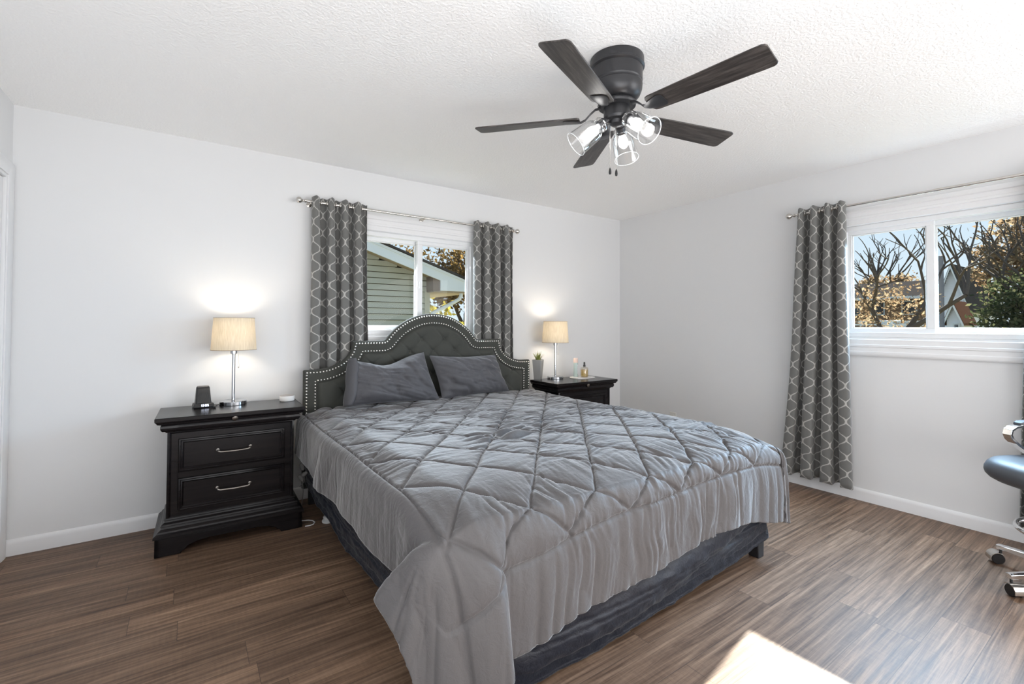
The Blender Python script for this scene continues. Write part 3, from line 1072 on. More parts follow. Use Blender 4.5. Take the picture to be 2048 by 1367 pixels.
def skirt():
    vs, fs = [], []
    # path: left side from the head, round the foot, short return on the right side
    path = []
    for y in np.linspace(3.40, BY0 - 0.01, 70): path.append((BX0 - 0.012, y, (-1, 0)))
    for t in np.linspace(0, PI / 2, 8)[1:-1]: path.append((BX0 + 0.02 - 0.032 * math.cos(t), BY0 + 0.01 - 0.032 * math.sin(t), (-math.cos(t), -math.sin(t))))
    for x in np.linspace(BX0 + 0.02, BX1 - 0.01, 90): path.append((x, BY0 - 0.022, (0, -1)))
    for t in np.linspace(0, PI / 2, 8)[1:-1]: path.append((BX1 - 0.01 + 0.03 * math.sin(t), BY0 + 0.008 - 0.03 * math.cos(t), (math.sin(t), -math.cos(t))))
    for y in np.linspace(BY0 + 0.01, 3.40, 60): path.append((BX1 + 0.022, y, (1, 0)))
    n = len(path)
    nv = 44
    X = np.array([p[0] for p in path]); Y = np.array([p[1] for p in path]); NX = np.array([p[2][0] for p in path]); NY = np.array([p[2][1] for p in path])
    L = np.r_[0, np.cumsum(np.hypot(np.diff(X), np.diff(Y)))]
    left = np.interp(Y, [1.3, 1.8, 2.1, 2.45, 2.72, 3.0, 3.40], [0.16, 0.168, 0.150, 0.118, 0.150, 0.145, 0.185])
    front = np.interp(X, [0.7, 0.98, 1.32, 1.61, 1.97, 2.40, 2.60], [0.10, 0.012, 0.010, 0.026, 0.052, 0.078, 0.105])
    isf = sstep(0.5, 0.9, -NY)
    isr = sstep(0.5, 0.9, NX)
    zb = left * (1 - isf) + front * isf
    zb = zb * (1 - isr) + 0.13 * isr
    zb += 0.005 * fbm(L * 3, L * 0, 5)
    bulge = isf * np.interp(X, [0.7, 1.0, 1.5, 2.1, 2.62], [0.02, 0.042, 0.054, 0.042, 0.006])
    for j in range(nv + 1):
        f = j / nv
        z = 0.40 + (zb - 0.40) * f
        o = 0.004 + 0.006 * f + bulge * np.sin(min(1.0, f) * PI * 0.90) ** 1.2
        # soft horizontal folds where the slack cloth sags, quilting welts near the hem
        o = o + isf * (0.026 * ridged(L * 0.9 + f * 2.0, f * 4.5 + L * 1.1, 3) * np.sin(f * PI)) + 0.004 * fbm(L * 12, f * 14, 9)
        for w in (0.60, 0.66, 0.86, 0.91, 0.96):
            o = o - 0.009 * np.exp(-((f - w) / 0.014) ** 2)
        o = o + 0.007 * fbm(L * 34, f * 9 + L * 6, 21) * sstep(0.35, 0.6, np.array(f))
        for i in range(n):
            vs.append((X[i] + NX[i] * o[i], Y[i] + NY[i] * o[i], z[i]))
    for j in range(nv):
        for i in range(n - 1):
            fs.append((j * n + i, j * n + i + 1, (j + 1) * n + i + 1, (j + 1) * n + i))
    o = mesh_obj('bed_skirt', vs, fs, M_SKIRT, None, True, origin=(HBX, BY0, 0.0))
    md = o.modifiers.new('thick', 'SOLIDIFY'); md.thickness = 0.004; md.offset = -1
    tag(o, 'dark navy quilted bed skirt sagging below the grey comforter', 'bed skirt')


skirt()

# ------------------------------------------------------------------ comforter


def comforter():
    UL, UR, VF, VH = 0.655, 2.630, 1.300, 3.345      # the edges of the bed top in cloth coordinates
    LL, LR, LF = 0.315, 0.47, 0.475                  # overhangs
    du = 0.0054
    u = np.arange(UL - LL, UR + LR + 1e-6, du)
    v = np.arange(VF - LF, VH + 1e-6, du)
    U, V = np.meshgrid(u, v)
    dl = np.clip(UL - U, 0, None); dr = np.clip(U - UR, 0, None); df = np.clip(VF - V, 0, None)
    side = np.maximum(dl, dr)
    isL = dl > 0
    Ls = np.where(isL, LL, LR)
    # --- top surface
    uc, vc = np.clip(U, UL, UR), np.clip(V, VF, VH)
    eL, eR, eF = uc - UL, UR - uc, vc - VF
    zt = 0.672 - 0.030 * (1 - sstep(0, 0.13, eL)) - 0.026 * (1 - sstep(0, 0.16, eR)) - 0.052 * (1 - np.clip(eF / 0.34, 0, 1)) ** 2
    zt += 0.010 * fbm(uc * 1.7, vc * 1.9, 3, 2)
    zt += 0.012 * sstep(2.9, 3.15, vc) * (1 - sstep(0, 0.35, eL)) * 0 + 0.010 * sstep(3.0, 3.3, vc)
    # --- hems
    hy = np.array([1.20, 1.31, 1.45, 1.60, 1.81, 2.05, 2.24, 2.38, 2.58, 2.82, 2.96, 3.18, 3.42])
    hz = np.array([0.365, 0.365, 0.372, 0.380, 0.371, 0.383, 0.372, 0.379, 0.362, 0.345, 0.388, 0.402, 0.42])
    fx = np.array([0.60, 0.655, 0.80, 0.87, 1.00, 1.16, 1.29, 1.42, 1.59, 1.77, 1.98, 2.12, 2.29, 2.40, 2.55, 2.63])
    fz = np.array([0.14, 0.15, 0.172, 0.176, 0.182, 0.220, 0.223, 0.231, 0.243, 0.260, 0.284, 0.290, 0.274, 0.252, 0.215, 0.20])
    phi = np.arctan2(df, np.maximum(side, 1e-9))
    both = (side > 0) & (df > 0)
    rho = np.hypot(side, df)
    cph, sph = np.cos(phi), np.sin(phi)
    rmax = np.minimum(Ls / np.maximum(cph, 1e-6), LF / np.maximum(sph, 1e-6))
    t = np.where(both, rho / rmax, np.where(df > 0, df / LF, side / Ls))
    # hem point for every cloth point
    HX = np.zeros_like(U); HY = np.zeros_like(U); HZ = np.zeros_like(U)
    # left side
    yl = np.where(V > 1.62, V, 1.47 + (V - 1.30) * (0.15 / 0.32))
    HXl, HYl, HZl = np.full_like(U, 0.607) + 0.006 * np.sin(V * 9), yl, np.interp(yl, hy, hz)
    HXl = HXl - 0.0 * U
    # front
    HXf, HZf = U + 0.0, np.interp(U, fx, fz)
    HYf = np.full_like(U, 1.247) + 0.004 * np.sin(U * 11)
    # right side
    HXr, HYr, HZr = np.interp(V, [1.3, 2.6, 3.0], [2.668, 2.662, 2.645]), V, np.interp(V, [1.3, 1.5, 2.0, 3.4], [0.20, 0.24, 0.26, 0.28])
    # front left corner: the surplus cloth stands out as a cone with a second fold on its right
    kp = np.array([0.00, 0.20, 0.38, 0.44, 0.62, 0.85, 1.05, 1.30, 1.5709])
    kx = np.array([0.607, 0.560, 0.497, 0.488, 0.505, 0.522, 0.556, 0.630, 0.720])
    ky = np.array([1.470, 1.455, 1.432, 1.418, 1.350, 1.296, 1.272, 1.222, 1.195])
    kz = np.array([0.368, 0.380, 0.405, 0.408, 0.370, 0.305, 0.200, 0.075, 0.090])
    gu_ = np.array([0.655, 0.72, 0.785, 0.80, 0.83, 0.86, 0.90, 0.98])
    gx_ = np.array([0.720, 0.768, 0.815, 0.826, 0.842, 0.852, 0.882, 0.980])
    gy_ = np.array([1.195, 1.170, 1.160, 1.168, 1.208, 1.243, 1.247, 1.247])
    gz_ = np.array([0.090, 0.120, 0.165, 0.178, 0.186, 0.180, 0.176, 0.180])
    # front right corner
    rp = np.array([0.0, 0.35, 0.75, 1.15, 1.5709])
    rx = np.array([2.668, 2.675, 2.690, 2.672, 2.660])
    ry = np.array([1.300, 1.262, 1.236, 1.238, 1.247])
    rz = np.array([0.200, 0.190, 0.186, 0.190, 0.198])

    def smooth_interp(x, xp, fp):
        # Catmull-Rom style through the knots
        m_ = np.gradient(fp, xp)
        k = np.clip(np.searchsorted(xp, x) - 1, 0, len(xp) - 2)
        h = xp[k + 1] - xp[k]
        s = np.clip((x - xp[k]) / h, 0, 1)
        return (2 * s**3 - 3 * s**2 + 1) * fp[k] + (s**3 - 2 * s**2 + s) * h * m_[k] + (-2 * s**3 + 3 * s**2) * fp[k + 1] + (s**3 - s**2) * h * m_[k + 1]
    nearc = U < 0.98
    HXf = np.where(nearc, np.interp(U, gu_, gx_), HXf); HYf = np.where(nearc, np.interp(U, gu_, gy_), HYf); HZf = np.where(nearc, np.interp(U, gu_, gz_), HZf)
    wr = sstep(2.45, 2.63, U)
    HXf = HXf + 0.030 * wr
    sel = both & isL
    for arr, l, f, kk, rr in ((HX, HXl, HXf, kx, rx), (HY, HYl, HYf, ky, ry), (HZ, HZl, HZf, kz, rz)):
        arr[:] = np.where(df > 0, f, np.where(isL, l, {id(HXl): HXr, id(HYl): HYr, id(HZl): HZr}[id(l)]))
        arr[sel] = np.interp(phi[sel], kp, kk)
        sr = both & ~isL
        arr[sr] = smooth_interp(phi[sr], rp, rr)
    # --- profile from the edge to the hem: rounded shoulder, then nearly straight
    EX, EY, EZ = uc, vc, zt
    OX, OY, OZ = HX - EX, HY - EY, HZ - EZ
    Lh = np.hypot(OX, OY)
    hang = (side > 0) | (df > 0)
    rs = np.where(both & isL, 0.30, np.where(df > 0, 0.40, 0.34))
    ts = np.clip(t, 0, 1)
    # shoulder: goes outwards first, downwards later
    wout = np.where(ts < rs, np.sin(np.clip(ts / rs, 0, 1) * PI / 2), 1.0)
    cf = np.where((df > 0) & (U >= UL) , 1 - sstep(0.80, 0.90, U), 0)
    share = np.where(both & isL, 0.30, np.where(both, 0.75, 0.80 - 0.50 * cf))
    outf = share * wout + (1 - share) * ts
    drp = np.where(ts < rs, rs * (1 - np.cos(np.clip(ts / rs, 0, 1) * PI / 2)) * 0.62, 0)
    d_rs = rs * 0.62
    drp = np.where(ts >= rs, d_rs + (1 - d_rs) * (ts - rs) / (1 - rs), drp)
    # straight ridges in the cone
    lin = np.where(both & isL, 0.70, 0.70 * cf)
    drp = (1 - lin) * drp + lin * ts
    X = np.where(hang, EX + OX * outf, U)
    Y = np.where(hang, EY + OY * outf, V)
    Z = np.where(hang, EZ + OZ * drp, zt)

    # --- smooth the sheet a little so the regions flow into one another
    def blur(A, k):
        for _ in range(k):
            B = A.copy()
            B[1:-1, 1:-1] = (A[1:-1, 1:-1] * 4 + A[:-2, 1:-1] + A[2:, 1:-1] + A[1:-1, :-2] + A[1:-1, 2:]) / 8
            B[0, 1:-1] = (A[0, 1:-1] * 2 + A[0, :-2] + A[0, 2:]) / 4
            B[-1, 1:-1] = (A[-1, 1:-1] * 2 + A[-1, :-2] + A[-1, 2:]) / 4
            B[1:-1, 0] = (A[1:-1, 0] * 2 + A[:-2, 0] + A[2:, 0]) / 4
            B[1:-1, -1] = (A[1:-1, -1] * 2 + A[:-2, -1] + A[2:, -1]) / 4
            A = B
        return A
    X, Y, Z = blur(X, 5), blur(Y, 5), blur(Z, 5)

    # --- quilting in cloth coordinates
    bl, br = 0.640, 2.655
    bf = 1.108 - 0.045 * (1 - sstep(0.8, 1.5, U))
    du_, dv_ = 0.1575, 0.186
    a = (U - 1.137) / du_ + (V - 1.104) / dv_
    b = (U - 1.137) / du_ - (V - 1.104) / dv_
    inn = (U > bl) & (U < br) & (V > bf)
    per = 1 / math.hypot(1 / du_, 1 / dv_)
    # seams wander a little
    a = a + 0.10 * fbm(U * 2.5, V * 2.5, 31, 2)
    b = b + 0.10 * fbm(U * 2.5, V * 2.5, 37, 2)
    da = np.abs(a / 2 - np.round(a / 2)) * 2 * per
    db = np.abs(b / 2 - np.round(b / 2)) * 2 * per
    dd = np.minimum(da, db)
    dbord = np.minimum(np.minimum(np.abs(U - bl) + 9 * (V < bf - 0.01), np.abs(U - br) + 9 * (V < bf - 0.01)), np.abs(V - bf) + 9 * ((U < bl - 0.01) | (U > br + 0.01)))
    dd = np.where(inn, np.minimum(dd, dbord), dbord)
    puff = 0.0095 * (1 - np.exp(-dd / 0.034)) - 0.0085 * np.exp(-(dd / 0.006) ** 2)
    puff = np.where(inn, puff, 0.012 * (1 - np.exp(-dd / 0.05)) - 0.008 * np.exp(-(dd / 0.0065) ** 2))
    # --- wrinkles
    wU, wV = U + 0.05 * fbm(U * 4, V * 4, 41, 2), V + 0.05 * fbm(U * 4, V * 4, 43, 2)
    across = ridged(wU * 4.5, wV * 24, 5) * 0.55 + ridged(wU * 9.0, wV * 44, 6) * 0.45
    along = ridged(wU * 27, wV * 4.0, 7) * 0.6 + ridged(wU * 50, wV * 7.5, 8) * 0.4
    isfront = 1 - sstep(1.38, 1.62, V + 0.06 * fbm(U * 5, V * 2, 51, 2))
    wr_ = across * (1 - isfront) + along * isfront
    patch = np.clip(0.55 + 0.9 * fbm(U * 3.0, V * 3.0, 61, 2), 0.15, 1.4)
    near = 0.60 + 0.7 * np.exp(-dd / 0.035)
    smoothtop = 1 - 0.75 * np.exp(-(((U - 0.95) / 0.22) ** 2 + ((V - 1.50) / 0.20) ** 2))   # the taut patch by the near corner
    amp = 0.0150 * patch * near * smoothtop
    amp = np.where(U < bl, amp * 0.28, amp)
    h = puff + amp * wr_
    # bunched cloth in the middle of the bed and below the pillows
    for cu, cv, ru, rv, s in ((1.42, 2.05, 0.22, 0.12, 0.032), (1.05, 2.35, 0.20, 0.10, 0.012), (1.35, 2.85, 0.5, 0.09, 0.014), (1.15, 3.12, 0.45, 0.08, 0.016), (1.85, 2.02, 0.2, 0.08, 0.010)):
        g = np.exp(-(((U - cu) / ru) ** 2 + ((V - cv) / rv) ** 2))
        h = h + s * g * (ridged(wU * 5, wV * 20, 71) * 0.8)
    # long soft pleats on the hanging parts
    pl = ridged(wU * 7.5, V * 0.7 + 3, 81) * 0.010 + ridged(wU * 15, V * 1.0, 83) * 0.006
    plL = ridged(wU * 2.0 + 2, wV * 4.0 + U * 3, 85) * 0.008 + ridged(U * 3.0, wV * 9, 87) * 0.003
    tfr = np.where(df > 0, sstep(0.30, 0.8, t), 0) * (~(both))
    tlf = np.where((side > 0) & (df == 0), sstep(0.15, 0.7, t), 0)
    h = h + pl * tfr + plL * tlf
    cone = np.where(both & isL, sstep(0.15, 0.6, t), 0)
    h = h + cone * (0.008 * ridged(phi * 3.1, t * 0.9, 91) + 0.005 * ridged(phi * 8, t * 1.5, 93))
    # --- displace along the normals
    P = np.stack([X, Y, Z], -1)
    gu = np.gradient(P, axis=1); gv = np.gradient(P, axis=0)
    nr = np.cross(gu, gv)
    nr /= np.linalg.norm(nr, axis=-1, keepdims=True) + 1e-12
    P = P + nr * h[..., None]
    ny, nx = U.shape
    vs = P.reshape(-1, 3)
    org = np.array([HBX, 2.3, 0.2])
    idx = np.arange(ny * nx).reshape(ny, nx)
    q = np.stack([idx[:-1, :-1], idx[:-1, 1:], idx[1:, 1:], idx[1:, :-1]], -1).reshape(-1, 4)
    me = bpy.data.meshes.new('comforter')
    me.vertices.add(len(vs)); me.vertices.foreach_set('co', (vs - org).astype(np.float32).ravel())
    me.loops.add(q.size); me.loops.foreach_set('vertex_index', q.ravel().astype(np.int32))
    me.polygons.add(len(q))
    me.polygons.foreach_set('loop_start', (np.arange(len(q)) * 4).astype(np.int32))
    me.polygons.foreach_set('use_smooth', np.ones(len(q), bool))
    me.update(calc_edges=True)
    me.validate()
    me.materials.append(M_COMF)
    o = bpy.data.objects.new('comforter', me)
    COL.objects.link(o)
    o.location = org.tolist()
    md = o.modifiers.new('thick', 'SOLIDIFY'); md.thickness = 0.010; md.offset = -1
    tag(o, 'slate grey diamond quilted comforter spread over the bed', 'comforter')


comforter()

# ------------------------------------------------------------------ pillows


def pillow(bl_, br_, tr_, tl_, label, seed, dip=0.0, flange=False, thick=0.085):
    n = 56
    s = np.linspace(-1, 1, n)
    S, Tt = np.meshgrid(s, s)
    a, b = (S + 1) / 2, (Tt + 1) / 2
    bl_, br_, tr_, tl_ = map(np.array, (bl_, br_, tr_, tl_))
    mid = (bl_[None, None] * ((1 - a) * (1 - b))[..., None] + br_[None, None] * (a * (1 - b))[..., None] + tr_[None, None] * (a * b)[..., None] + tl_[None, None] * ((1 - a) * b)[..., None])
    # edges draw in between the corners
    ex = (tr_ - tl_ + br_ - bl_) / 2; ez = (tl_ - bl_ + tr_ - br_) / 2
    exn, ezn = ex / np.linalg.norm(ex), ez / np.linalg.norm(ez)
    nrm = np.cross(exn, ezn); nrm /= np.linalg.norm(nrm)          # towards the camera side
    if nrm[1] > 0: nrm = -nrm
    mid = mid - exn * (0.016 * S * (1 - Tt ** 2))[..., None] - ezn * (0.012 * Tt * (1 - S ** 2))[..., None]
    if dip:
        mid = mid - ezn * (dip * sstep(-0.2, 1.0, Tt) * np.exp(-((S + 0.12) / 0.55) ** 2))[..., None]
    prof = ((1 - np.abs(S) ** 3.2) * (1 - np.abs(Tt) ** 3.0)) ** 0.58
    w = 0.011 * ridged(a * 6 + 1.6 * b + seed, b * 3.2 + a * 2 + seed, seed) + 0.008 * ridged(a * 4 + seed, b * 11 + a * 6, seed + 5) + 0.005 * ridged(a * 17 + 4 * b + seed, b * 6, seed + 6)
    w = w + 0.014 * fbm(a * 3 + seed, b * 2.2, seed + 9, 2)
    crs = -0.006 * np.exp(-((a - 0.52 + 0.04 * b) / 0.012) ** 2) - 0.004 * np.exp(-((b - 0.55 - 0.03 * a) / 0.014) ** 2)
    fr = mid + nrm * ((prof * thick + prof ** 0.5 * (w + crs))[..., None])
    bk = mid - nrm * ((prof * thick * 0.75)[..., None])
    vs = fr.reshape(-1, 3).tolist() + bk.reshape(-1, 3).tolist()
    fs = []
    N2 = n * n
    for j in range(n - 1):
        for i in range(n - 1):
            k = j * n + i
            fs.append((k, k + 1, k + n + 1, k + n))
            fs.append((N2 + k, N2 + k + n, N2 + k + n + 1, N2 + k + 1))
    for i in range(n - 1):
        fs.append((i, N2 + i, N2 + i + 1, i + 1))
        q = (n - 1) * n + i
        fs.append((q, q + 1, N2 + q + 1, N2 + q))
        l = i * n
        fs.append((l, l + n, N2 + l + n, N2 + l))
        r = i * n + n - 1
        fs.append((r, N2 + r, N2 + r + n, r + n))
    org = ((bl_ + br_) / 2).tolist()
    root = mesh_obj('pillow', vs, fs, M_PILLOW, None, True, origin=org)
    tag(root, label, 'pillow', 'slate bed pillows')
    if flange:
        # the open end of the pillowcase folded round
        vs, fs = [], []
        nn = 26
        for j in range(nn):
            b_ = j / (nn - 1)
            p = bl_ * (1 - b_) + tl_ * b_
            for i, (o_, d_) in enumerate(((0.060, 0.052), (0.030, 0.050), (0.006, 0.034), (-0.010, 0.012), (-0.012, -0.010), (-0.004, -0.030), (0.012, -0.045))):
                wv = 0.006 * math.sin(b_ * 9 + i)
                sh = 0.55 + 0.45 * math.sin(PI * min(1, max(0, b_ * 0.96 + 0.02)))
                vs.append(tuple(p + exn * (o_ * sh + wv * 0.6) + nrm * (d_ * sh + wv) + ezn * (0.006 if j == nn - 1 else 0)))
        for j in range(nn - 1):
            for i in range(6):
                k = j * 7 + i
                fs.append((k, k + 1, k + 8, k + 7))
        c = mesh_obj('pillowcase_hem', vs, fs, M_PILLOW, root, True, origin=org)
        md = c.modifiers.new('thick', 'SOLIDIFY'); md.thickness = 0.004
    return root


pillow((0.895, 3.27, 0.690), (1.600, 3.25, 0.672), (1.505, 3.352, 1.040), (0.945, 3.352, 1.000), 'crumpled slate grey pillow with a dipped top, on the side by the left nightstand', 3, dip=0.055, flange=True)
pillow((1.618, 3.26, 0.676), (2.255, 3.27, 0.690), (2.165, 3.355, 0.998), (1.548, 3.352, 1.012), 'smooth slate grey pillow on the side of the bed by the plant', 8, dip=0.004)

# ------------------------------------------------------------------ nightstands
NSW, NSD, NSH = 0.372, 0.215, 0.742      # half width, half depth, height


def three_side(prof, w, d):
    """rings of a moulding that runs round the front and both sides; prof = [(offset, z)]"""
    return [[(-w - o, d, z), (-w - o, -d - o, z), (w + o, -d - o, z), (w + o, d, z)] for o, z in prof]


def make_nightstand(loc, rz, label):
    r = empty('nightstand', loc, rz, label, 'nightstand', 'dark wooden nightstands by the bed')
    w, d = NSW - 0.055, NSD - 0.042
    bw = 0.011
    # carcass with corner fillets left visible round the drawers
    MB().box(-w, w, -d + 0.010, d, 0.15, 0.670).build('body', M_ESP, r, bevel=0.002)
    # face frame: outer moulded stiles
    mb = MB()
    frame_loft(mb, 'y', -w, w, 0.175, 0.664, [(0, -d + 0.012), (0, -d - 0.004), (0.010, -d - 0.008), (0.016, -d - 0.004), (0.019, -d + 0.001), (0.050, -d + 0.001), (0.052, -d + 0.011)])
    mb.box(-w + 0.045, w - 0.045, -d + 0.001, -d + 0.012, 0.398, 0.428)
    mb.build('face_frame', M_ESP, r)
    MB().loft(three_side([(0.0, 0.190), (0.008, 0.188), (0.010, 0.180), (0.006, 0.176), (0.008, 0.168), (0.020, 0.160), (0.024, 0.152), (0.019, 0.148), (0.022, 0.138), (0.036, 0.128), (0.040, 0.120), (0.044, 0.118), (0.053, 0.112), (0.054, 0.100), (0.047, 0.096), (0.0, 0.096)][::-1], w, d)).build('base_moulding', M_ESP, r, ang=0.3)
    # plinth with shaped cut-outs
    px, pz = w + 0.046, 0.096
    out = [(-px, 0), (-px + 0.115, 0), (-px + 0.120, 0.012), (-px + 0.135, 0.020), (-px + 0.150, 0.036), (-px + 0.19, 0.050), (-px + 0.25, 0.056)]
    poly = out + [(-a, b) for a, b in out[::-1]] + [(px, pz), (-px, pz)]
    mb = MB().prism(poly, 'y', -d - 0.046, -d - 0.024)
    side = [(-d - 0.046, 0), (-d + 0.05, 0), (-d + 0.065, 0.02), (-d + 0.10, 0.045), (d - 0.12, 0.045), (d - 0.085, 0.02), (d - 0.07, 0), (d, 0), (d, pz), (-d - 0.046, pz)]
    mb.prism(side, 'x', -px, -px + 0.022).prism(side, 'x', px - 0.022, px)
    mb.box(-px + 0.02, px - 0.02, d - 0.02, d, 0.03, pz)
    mb.build('plinth', M_ESP, r, bevel=0.0025)
    # cornice with the hidden drawer, and the top board
    MB().loft(three_side([(-0.002, 0.652), (0.006, 0.654), (0.010, 0.661), (0.021, 0.663), (0.028, 0.671), (0.031, 0.682), (0.030, 0.694), (0.026, 0.700), (0.034, 0.702), (0.044, 0.706), (0.046, 0.712), (-0.01, 0.712)], w, d)).build('cornice', M_ESP, r, ang=0.3)
    mb = MB()
    cp_ = [(0.0075, 0.6545), (0.0115, 0.6615), (0.0225, 0.6635), (0.0295, 0.671), (0.0325, 0.682), (0.0315, 0.694), (0.0275, 0.700), (0.0355, 0.702), (0.0455, 0.706), (0.0475, 0.7115), (0.0, 0.7115), (0.0, 0.6545)]
    mb.loft([[(x, -d - o, z) for o, z in cp_] for x in (-w + 0.050, w - 0.050)])
    hd = mb.build('hidden_drawer', M_ESP, r)
    MB().lathe([(0.016, 0), (0.015, 0.003), (0.008, 0.006), (0.001, 0.007)], (0.0, -d - 0.044, 0.7075), (0, -1, -0.35), 16).build('finger_pull', M_PEWTER, hd)
    MB().loft(three_side([(0.046, 0.7125), (0.050, 0.716), (0.0545, 0.722), (0.055, 0.738), (0.052, NSH)], w, d)).build('top', M_ESP, r, bevel=0.0015)
    # drawers
    for z0, z1 in ((0.432, 0.612), (0.218, 0.394)):
        x0, x1 = -w + 0.053, w - 0.053
        mb = MB().box(x0, x1, -d + 0.002, -d + 0.02, z0, z1)
        frame_loft(mb, 'y', x0, x1, z0, z1, [(0, -d + 0.004), (0, -d - 0.006), (0.007, -d - 0.008), (0.011, -d - 0.004), (0.017, -d - 0.006), (0.022, -d - 0.001), (0.024, -d + 0.0025), (0.03, -d + 0.0025)])
        dr = mb.build('drawer', M_ESP, r)
        zc = (z0 + z1) / 2
        h = MB()
        h.tube([(-0.082, -d - 0.002, zc + 0.005), (-0.082, -d - 0.016, zc + 0.006), (-0.078, -d - 0.022, zc + 0.001), (-0.068, -d - 0.024, zc - 0.003), (0, -d - 0.026, zc - 0.005), (0.068, -d - 0.024, zc - 0.003), (0.078, -d - 0.022, zc + 0.001), (0.082, -d - 0.016, zc + 0.006), (0.082, -d - 0.002, zc + 0.005)],
               [0.004, 0.0045, 0.0055, 0.004, 0.0042, 0.004, 0.0055, 0.0045, 0.004], 10)
        for sx in (-1, 1):
            h.lathe([(0.009, 0), (0.0085, 0.003), (0.005, 0.005)], (sx * 0.082, -d + 0.003, zc + 0.005), (0, -1, 0), 14)
        h.build('handle', M_PEWTER, dr)
    return r


NL = (0.241, 3.346, 0.0)
NR = (3.008, 3.312, 0.0)
make_nightstand(NL, -0.026, 'dark espresso nightstand holding the clock speaker, fully visible left of the bed')
make_nightstand(NR, -0.012, 'dark espresso nightstand half hidden behind the bed, under the plant')

# ------------------------------------------------------------------ table lamps
M_BULB = make_bulb('glowing_bulb', (1.0, 0.90, 0.74), 8.0)


def make_lamp(loc, label, power):
    r = empty('table_lamp', loc, 0, label, 'lamp', 'chrome bedside table lamps')
    MB().lathe([(0.074, 0.0), (0.0765, 0.002), (0.0765, 0.021), (0.074, 0.024), (0.02, 0.0255), (0.014, 0.028)], seg=48).build('base', M_LCHROME, r, ang=0.5)
    MB().lathe([(0.0095, 0.026), (0.0095, 0.315), (0.012, 0.316), (0.012, 0.322)], seg=20).build('pole', M_LCHROME, r)
    MB().lathe([(0.010, 0.318), (0.020, 0.321), (0.0205, 0.352), (0.017, 0.356), (0.014, 0.40), (0.010, 0.402)], seg=24).build('socket', M_LCHROME, r)
    sh = MB()
    sh.lathe([(0.1265, 0.345), (0.1265, 0.347), (0.1130, 0.545), (0.1130, 0.547)], seg=64, cap0=False, cap1=False)
    so = sh.build('shade', M_SHADE, r, ang=1.5)
    md = so.modifiers.new('thick', 'SOLIDIFY'); md.thickness = 0.0012; md.offset = -1
    M_HEM = mat('shade_binding', (0.34, 0.28, 0.21), 0.8)
    for rr, z in ((0.1268, 0.3455), (0.1133, 0.5465)):
        b = MB().tube([(rr * math.cos(t), rr * math.sin(t), z) for t in np.linspace(0, 2 * PI, 65)], 0.0016, 6, cap=False)
        b.build('binding', M_HEM, so)
    sp = MB()
    for k in range(3):
        a = k * 2 * PI / 3 + 0.4
        sp.tube([(0.018 * math.cos(a), 0.018 * math.sin(a), 0.372), (0.123 * math.cos(a), 0.123 * math.sin(a), 0.372)], 0.0016, 6)
    sp.build('shade_fitter', M_LCHROME, r)
    MB().lathe([(0.013, 0.400), (0.014, 0.415), (0.027, 0.450), (0.029, 0.465), (0.024, 0.483), (0.010, 0.494), (0.001, 0.496)], seg=20).build('bulb', M_BULB, r)
    pc = MB().tube([(0.024, -0.010, 0.335), (0.026, -0.010, 0.258)], 0.0008, 5)
    pc.lathe([(0.0012, 0.258), (0.0032, 0.256), (0.0036, 0.232), (0.003, 0.229)][::-1], (0.026, -0.010, 0), (0, 0, 1), 10)
    pc.build('pull_chain', M_NICKEL, r)
    d = bpy.data.lights.new('lamp_light', 'POINT')
    d.energy = power
    d.color = (1.0, 0.90, 0.76)
    d.shadow_soft_size = 0.05
    l = bpy.data.objects.new('lamp_light', d)
    COL.objects.link(l)
    l.parent = r
    l.location = (0, 0, 0.462)
    return r


make_lamp((0.246, 3.448, NSH), 'chrome table lamp with a beige drum shade, beside the clock speaker', 2.9)
make_lamp((2.888, 3.420, NSH), 'chrome table lamp with a beige drum shade, beside the potted plant', 3.1)

# ------------------------------------------------------------------ things on the nightstands
# clock speaker
M_GRILL = mat('speaker_grille_cloth', (0.045, 0.044, 0.043), 0.9, bump=((900, 900, 900), 0.4, 0.001))
M_DIGIT = mat('lit_digits', (0.8, 0.85, 1.0), 0.5, emit=(0.82, 0.88, 1.0), emit_s=2.2)
M_GREYP = mat('grey_plastic', (0.16, 0.15, 0.145), 0.4)
cs_ = empty('clock_speaker', (0.086, 3.435, NSH), 0.10, 'small black clock speaker with a lit display, left of the lamp', 'clock')
MB().loft([[(-0.042, -0.030, 0.010), (0.042, -0.030, 0.010), (0.042, 0.035, 0.010), (-0.042, 0.035, 0.010)], [(-0.034, -0.004, 0.118), (0.034, -0.004, 0.118), (0.034, 0.024, 0.118), (-0.034, 0.024, 0.118)], [(-0.030, 0.004, 0.127), (0.030, 0.004, 0.127), (0.030, 0.020, 0.127), (-0.030, 0.020, 0.127)]]).build('body', M_BLACK, cs_, bevel=0.004)
MB().loft([[(-0.036, -0.0315, 0.026), (0.036, -0.0315, 0.026), (0.036, -0.020, 0.026), (-0.036, -0.020, 0.026)], [(-0.0305, -0.0085, 0.112), (0.0305, -0.0085, 0.112), (0.0305, 0.0, 0.112), (-0.0305, 0.0, 0.112)]]).build('grille', M_GRILL, cs_, bevel=0.002)
g = MB()
for q in (0.026, 0.018):
    g.tube([(q * math.cos(t), -0.0205 - 0.006 * 0 + 0.268 * 0.026 * math.sin(t) * q / 0.026, 0.068 + q * 0.97 * math.sin(t)) for t in np.linspace(0, 2 * PI, 41)], 0.0011, 6, cap=False)
g.build('cone_ring', M_BLACK, cs_)
MB().box(-0.030, 0.030, 0.0, 0.021, 0.118, 0.1285).build('top_bar', M_GREYP, cs_, bevel=0.003)
